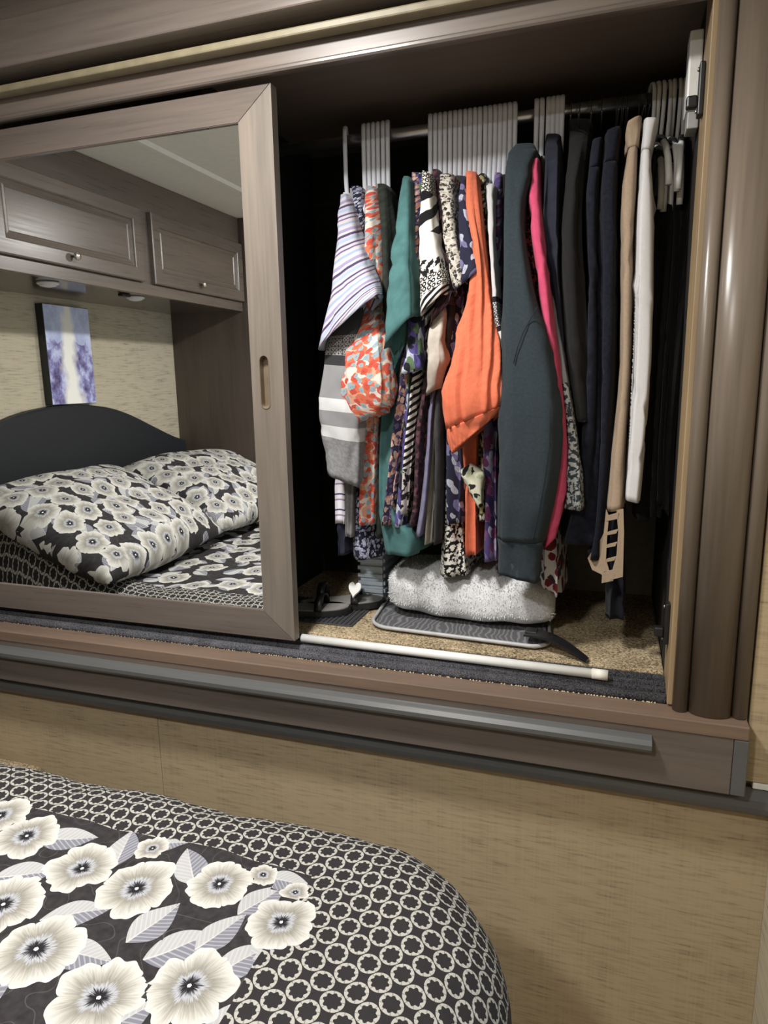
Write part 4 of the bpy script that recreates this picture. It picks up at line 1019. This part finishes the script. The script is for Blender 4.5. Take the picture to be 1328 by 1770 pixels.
# ------------------------------------------------------------------ hangers
def arc(cy, cz, r, a0, a1, n):
    return [(0, cy+r*math.cos(a0+(a1-a0)*i/n), cz+r*math.sin(a0+(a1-a0)*i/n)) for i in range(n+1)]
def plastic_hanger_mesh(w_=.10):
    """flat-sided plastic hanger in the y-z plane, rod at the origin"""
    path = arc(0, .006, .021, math.radians(-25), math.radians(180), 12)
    path += [(0, -.021, -.02), (0, -.020, -.05), (0, -.018, -.078), (0, -.012, -.094), (0, -.002, -.108), (0, 0, -.116)]
    v, f = tube_data(path, .0034, 8, flat=.0049)
    k = len(v)
    tri = [(0, .0, -.114), (0, -.2*w_, -.120), (0, -.7*w_, -.138), (0, -w_, -.152), (0, -w_-.004, -.160), (0, -w_+.01, -.164), (0, 0, -.164), (0, w_-.01, -.164), (0, w_+.004, -.160), (0, w_, -.152), (0, .7*w_, -.138), (0, .2*w_, -.120), (0, 0, -.114)]
    v2, f2 = tube_data(tri, .0036, 6, flat=.0030)
    return v+v2, f+[tuple(i+k for i in q) for q in f2]
def wire_hanger_mesh():
    path = arc(0, .004, .018, math.radians(-40), math.radians(180), 12)
    path += [(0, -.016, -.015), (0, -.006, -.028), (0, 0, -.040), (0, 0, -.052)]
    v, f = tube_data(path, .0013, 6); k = len(v)
    bar = [(0, -.13, -.052), (0, 0, -.051), (0, .13, -.052)]
    v2, f2 = tube_data(bar, .0013, 6)
    v, f = v+v2, f+[tuple(i+k for i in q) for q in f2]
    return v, f
def grip_hanger_mesh():
    path = arc(0, .006, .021, math.radians(-25), math.radians(180), 12)
    path += [(0, -.020, -.02), (0, -.014, -.045), (0, -.006, -.064), (0, 0, -.078)]
    v, f = tube_data(path, .0030, 6, flat=.0040); k = len(v)
    half = [(0, .028, -.086), (0, .066, -.104), (0, .092, -.128), (0, .108, -.158), (0, .113, -.188), (0, .112, -.205)]
    arm = [(0, -y, z) for _, y, z in half[::-1]]+[(0, 0, -.080)]+half
    v2, f2 = tube_data(arm, .0056, 10, flat=.0056)
    return v+v2, f+[tuple(i+k for i in q) for q in f2]
def mk(name, vf):
    me = bpy.data.meshes.new(name); me.from_pydata([tuple(p) for p in vf[0]], [], vf[1]); me.update()
    for p in me.polygons: p.use_smooth = True
    return me
HP2 = mk('plastic_hanger', plastic_hanger_mesh(.05)); HP2.materials.append(M['grey_plastic'])
HP, HW, HG = mk('plastic_hanger', plastic_hanger_mesh(.05)), mk('wire_hanger', wire_hanger_mesh()), mk('grip_hanger', grip_hanger_mesh())
HP.materials.append(M['grey_plastic']); HW.materials.append(M['dark_steel']); HG.materials.append(M['white_plastic'])
GRIP = mk('grip', (lambda v, f: (v, f))(*tube_data([(0, -.044, -.0935), (0, -.066, -.104), (0, -.082, -.1165)], .0066, 10, flat=.0066))); GRIP.materials.append(M['black'])
rn = random.Random(21)
def hang(me, name, u, v, label, group, rz=14, grips=False, dz=0.0):
    x = at(u, v, RODY-.02)[0]
    o = bpy.data.objects.new(name, me); col.objects.link(o)
    o.location = (x, RODY, RODZ+dz); o.rotation_euler = (0, 0, math.radians(rz+rn.uniform(-1.2, 1.2)))
    tag(o, label, 'hanger', group)
    if grips:
        gobj = bpy.data.objects.new('grip', GRIP); col.objects.link(gobj); gobj.parent = o
    return o
ORD = ['first', 'second', 'third', 'fourth', 'fifth', 'sixth', 'seventh', 'eighth', 'ninth', 'tenth', 'eleventh', 'twelfth', 'thirteenth', 'fourteenth', 'fifteenth', 'sixteenth', 'seventeenth', 'eighteenth']
hang(HP, 'plastic_hanger', 592, 232, 'single pale grey plastic hanger, farthest left on the rod', 'pale grey hangers', 16)
for i in range(6): hang(HP, 'plastic_hanger', 624+i*8.3, 222, ORD[i]+' from the left of six pale grey hangers above the orange floral blouse', 'pale grey hangers above the orange floral blouse', 15)
for i in range(18): hang(HP, 'plastic_hanger', 740+i*8.65, 205-i*1.1, ORD[i]+' from the left of eighteen pale grey hangers in the widest bunch', 'pale grey hangers in the widest bunch', 13)
for i, u in enumerate((926, 935)): hang(HP2, 'plastic_hanger', u, 180, ('left', 'right')[i]+' one of two pale grey hangers above the slate sweatshirt', 'pale grey hangers above the slate sweatshirt', 8)
for i, u in enumerate((947, 955, 963, 971)): hang(HP2, 'plastic_hanger', u, 178, ORD[i]+' from the left of four pale grey hangers above the navy cardigan', 'pale grey hangers above the navy cardigan', 6)
for i, u in enumerate((987, 1002, 1022, 1040, 1066, 1075, 1083, 1105, 1117)): hang(HW, 'wire_hanger', u, 172, ORD[i]+' from the left of the thin dark wire hangers', 'thin wire hangers', 3)
for i, u in enumerate((1128, 1138, 1148, 1158, 1167, 1177, 1187)):
    o = hang(HG, 'grip_hanger', u, 150, ORD[i]+' from the left of seven white grip hangers at the right end', 'grip hangers at the right end', (12, 8, 4, 6, 0, 2, -5)[i], True)
    o.rotation_euler[0] = math.radians((-9, 5, 7, -5, 12, 3, -6)[i])
# ------------------------------------------------------------------ closet floor and fittings
# plastic light box on the side panel
wb = tag(empty('closet_light', (.097, .1, 1.75)), 'white plastic light box fixed high on the closet side panel', 'light')
box('housing', .083, .1035, .085, .135, 1.768, 1.885, M['white_plastic'], wb, bev=.003)
box('base', .086, .1035, .088, .132, 1.742, 1.7675, plain('mid_grey_plastic', (.32, .32, .31), .5), wb, bev=.002)
# pole
pole = tag(empty('white_pole', (-.6, .02, .82)), 'long white plastic pole lying along the door track', 'pole')
PA, PB = at(522, 1091, .035), at(1052, 1150, .022); PA[2] = PB[2] = .818
tube('tube', [PA, PA+(PB-PA)*.955], .0088, M['white_plastic'], pole, n=16)
tube('end_cap', [PA+(PB-PA)*.955, PB], .0098, plain('cream_plastic', (.72, .69, .62), .5), pole, n=16)
# flattened mesh basket with wire rim
bask = tag(empty('mesh_basket', (-.3, .25, .82)), 'flattened grey mesh basket with pale wire rim under the fluffy cushion', 'basket')
def rr(x0, x1, y0, y1, r, z, n=6):
    P = []
    for (cx, cy, a0) in ((x1-r, y1-r, 0), (x0+r, y1-r, PI/2), (x0+r, y0+r, PI), (x1-r, y0+r, 1.5*PI)):
        for i in range(n+1): a = a0+PI/2*i/n; P.append((cx+r*math.cos(a), cy+r*math.sin(a), z))
    return P
def skew(P): return [(x-.10*(y-.12), y-.06*(x+.3), z) for x, y, z in P]
ring = skew(rr(-.495, -.105, .118, .46, .045, .824))
tube('rim', ring+[ring[0]], .0042, plain('grey_rim', (.42, .42, .43), .45), bask, n=8)
mt, t, b = new_mat('mesh_fabric', .6, .3)
uvn = t.add('ShaderNodeTexCoord').outputs['Object']
x, y, z = t.sep(uvn)
wv = t.m('SINE', t.m('ADD', t.m('MULTIPLY', x, 520.0), t.m('MULTIPLY', t.noise(uvn, 12, 2).outputs[0], 40.0)))
t.put(b.inputs['Base Color'], t.ramp(wv, [(.2, (.10, .10, .105)), (.9, (.20, .20, .21))]))
ins = skew(rr(-.488, -.112, .124, .454, .04, .8215)); top = [(x, y, .8235) for x, y, z in ins]
n = len(ins)
mesh('mesh_panel', ins+top, [tuple(range(n-1, -1, -1)), tuple(range(n, 2*n))]+[(i, (i+1) % n, n+(i+1) % n, n+i) for i in range(n)], mt, bask)
# folded dark sides of the basket rising behind
box('folded_side', -.50, -.14, .405, .425, .828, .965, plain('black_mesh', (.02, .021, .024), .7), bask, bev=.006)
# fluffy cushion
cu = tag(empty('fluffy_cushion', (-.3, .25, .83)), 'fluffy pale grey faux-fur cushion lying on the closet floor', 'cushion')
def fuzzy_box(n=34, m_=16):
    V, F = [], []; rn = random.Random(2)
    for i in range(n+1):
        a = -1+2*i/n
        sx = math.copysign(abs(a)**.9, a)
        e = (1-abs(a)**5)**.5
        for j in range(m_*2):
            th = 2*PI*j/(m_*2); ct, st = math.cos(th), math.sin(th)
            y_ = math.copysign(abs(ct)**.6, ct)*(.60+.40*e); z_ = math.copysign(abs(st)**.6, st)*(.55+.45*e)
            w_ = 1+.035*math.sin(5*a+th*2)+.02*math.sin(13*a+3*th)
            V.append((-.296+sx*.187-.06*(y_*.085), .276-.06*sx*.18+y_*.100*w_, .884+z_*.056*w_))
    k = m_*2
    for i in range(n):
        for j in range(k): F.append((i*k+j, (i+1)*k+j, (i+1)*k+(j+1) % k, i*k+(j+1) % k))
    F += [tuple(range(k)), tuple(range(n*k+k-1, n*k-1, -1))]
    return V, F
m_fur = plain('pale_fur', (.60, .605, .62), .95, .1, vary=.3, scale=14)
V, F = fuzzy_box(); cush = mesh('cover', V, F, m_fur, cu, True)
Va = np.array(V); ctr = Va.mean(0); fv, ff_ = [], []; rn = random.Random(9)
for q in range(14000):
    f = F[rn.randrange(len(F)-2)]; a, b_ = rn.random(), rn.random()
    p = (Va[f[0]]*(1-a)+Va[f[1]]*a)*(1-b_)+(Va[f[3]]*(1-a)+Va[f[2]]*a)*b_
    nrm = np.cross(Va[f[1]]-Va[f[0]], Va[f[3]]-Va[f[0]]); nrm = nrm/(np.linalg.norm(nrm)+1e-9)
    if nrm.dot(p-ctr) < 0: nrm = -nrm
    if nrm[2] < -.5: continue
    d = nrm*.6+np.array([rn.uniform(-.6, .6), rn.uniform(-.6, .4), rn.uniform(-.7, .3)]); d /= np.linalg.norm(d); L = rn.uniform(.003, .006)
    s_ = np.cross(d, nrm); s_ = s_/(np.linalg.norm(s_)+1e-9)*.0009
    k = len(fv); fv += [tuple(p-s_), tuple(p+s_), tuple(p+d*L)]; ff_.append((k, k+1, k+2))
tag(mesh('fur', fv, ff_, m_fur, cu), kind='stuff')
# ribbed light blue box
bx = tag(empty('ribbed_box', (-.55, .35, .82)), 'light blue ribbed plastic storage box at the back of the closet floor', 'box')
m_blue = plain('light_blue_plastic', srgb(204, 216, 228), .45, vary=.08)
bA, bB = at(619, 1000, .30)[0], at(662, 1000, .30)[0]
box('shell', bA+.004, bB-.002, .305, .44, .817, .985, m_blue, bx, bev=.003)
for i in range(7):
    z0 = .842+i*.019
    box('rib', bA, bB, .298, .3045, z0, z0+.010, m_blue, bx, bev=.002)
    box('side_rib', bB-.0015, bB+.004, .305, .435, z0, z0+.010, m_blue, bx, bev=.002)
for i in range(4): box('slot', bA+.010+i*.013, bA+.017+i*.013, .3035, .3055, .824, .834, M['black'], bx, bev=.0008)
# ribbed mat and sandals
mat_ = tag(empty('ribbed_mat', (-.62, .2, .816)), 'dark grey ribbed rubber mat under the sandals', 'mat')
m_rub = plain('dark_rubber', (.045, .045, .048), .6)
box('base', -.775, -.535, .13, .29, .8155, .8185, m_rub, mat_, bev=.001)
for i in range(22): box('rib', -.773+i*.0108, -.768+i*.0108, .131, .289, .8186, .8205, m_rub, mat_, bev=0)
def sandal(name, label, loc, rz, strapc, insole):
    o = tag(empty(name, loc, rz), label, 'sandal', 'sandals on the closet floor')
    P = []
    for i in range(28):
        a = 2*PI*i/28; x = .105*math.cos(a); w_ = .036*(1+.22*math.cos(a))*(1-.18*math.exp(-((x+.02)/.035)**2)); P.append((x, w_*math.sin(a)))
    def slab(nm, z0, z1, s, mat):
        vs = [(x*s, y*s, z) for z in (z0, z1) for x, y in P]; n = len(P)
        me = bpy.data.meshes.new(nm); me.from_pydata(vs, [], [tuple(range(n-1, -1, -1)), tuple(range(n, 2*n))]+[(i, (i+1) % n, n+(i+1) % n, n+i) for i in range(n)]); me.update()
        return link(nm, me, mat, o)
    slab('sole', 0, .014, 1.0, M['black']); slab('insole', .0142, .0165, .94, insole)
    for sx, h in ((.035, .030), (-.045, .045)):
        pts = [(sx+.02*math.cos(PI*i/10)*.4, .036*math.cos(PI*i/10), .014+h*math.sin(PI*i/10)) for i in range(11)]
        v, f = tube_data(pts, .0022, 6, flat=.010)
        me = bpy.data.meshes.new('strap'); me.from_pydata([tuple(p) for p in v], [], f); me.update(); link('strap', me, strapc, o, True)
    return o
grey_in = plain('grey_insole', (.22, .21, .20), .6)
sandal('sandal', 'black strappy sandal lying nearest the mirror door', (-.665, .175, .821), math.radians(20), M['black'], grey_in)
s2 = sandal('sandal', 'black sandal with white buckle next to the ribbed box', (-.605, .245, .821), math.radians(24), M['black'], grey_in)
hv = []
for i in range(24):
    a = 2*PI*i/24; hv.append((.016*math.sin(a)**3, 0, .0013*(13*math.cos(a)-5*math.cos(2*a)-2*math.cos(3*a)-math.cos(4*a))))
me = bpy.data.meshes.new('ornament'); n = 24
me.from_pydata([(x, -.003, z) for x, y, z in hv]+[(x, .003, z) for x, y, z in hv], [], [tuple(range(n-1, -1, -1)), tuple(range(n, 2*n))]+[(i, (i+1) % n, n+(i+1) % n, n+i) for i in range(n)]); me.update()
orn = link('ornament', me, M['white_plastic'], s2); orn.location = (.03, -.035, .052); orn.rotation_euler = (-.5, 0, -.5)
# black strap over the basket corner
stp = tag(empty('black_strap', (-.08, .1, .82)), 'wide black folded strap lying beside the white pole', 'strap')
A, B = at(912, 1098, .135), at(1016, 1136, .075); A[2], B[2] = .845, .823
pts = [A+(B-A)*s+np.array([0, 0, .012*math.sin(PI*s)]) for s in np.linspace(0, 1, 10)]
V, F = [], []
for i, p in enumerate(pts):
    w_ = .022*(1-.6*i/9); V += [tuple(p+np.array([w_*.25, w_, 0])), tuple(p-np.array([w_*.25, w_, 0])), tuple(p-np.array([w_*.25, w_, .004])), tuple(p+np.array([w_*.25, w_, -.004]))]
for i in range(9):
    for q in range(4): F.append((i*4+q, i*4+(q+1) % 4, i*4+4+(q+1) % 4, i*4+4+q))
F += [(3, 2, 1, 0), (36, 37, 38, 39)]
mesh('webbing', V, F, M['black'], stp)
box('buckle', A[0]-.004, A[0]+.02, A[1]-.012, A[1]+.014, A[2]-.009, A[2]+.004, M['black'], stp, bev=.002)
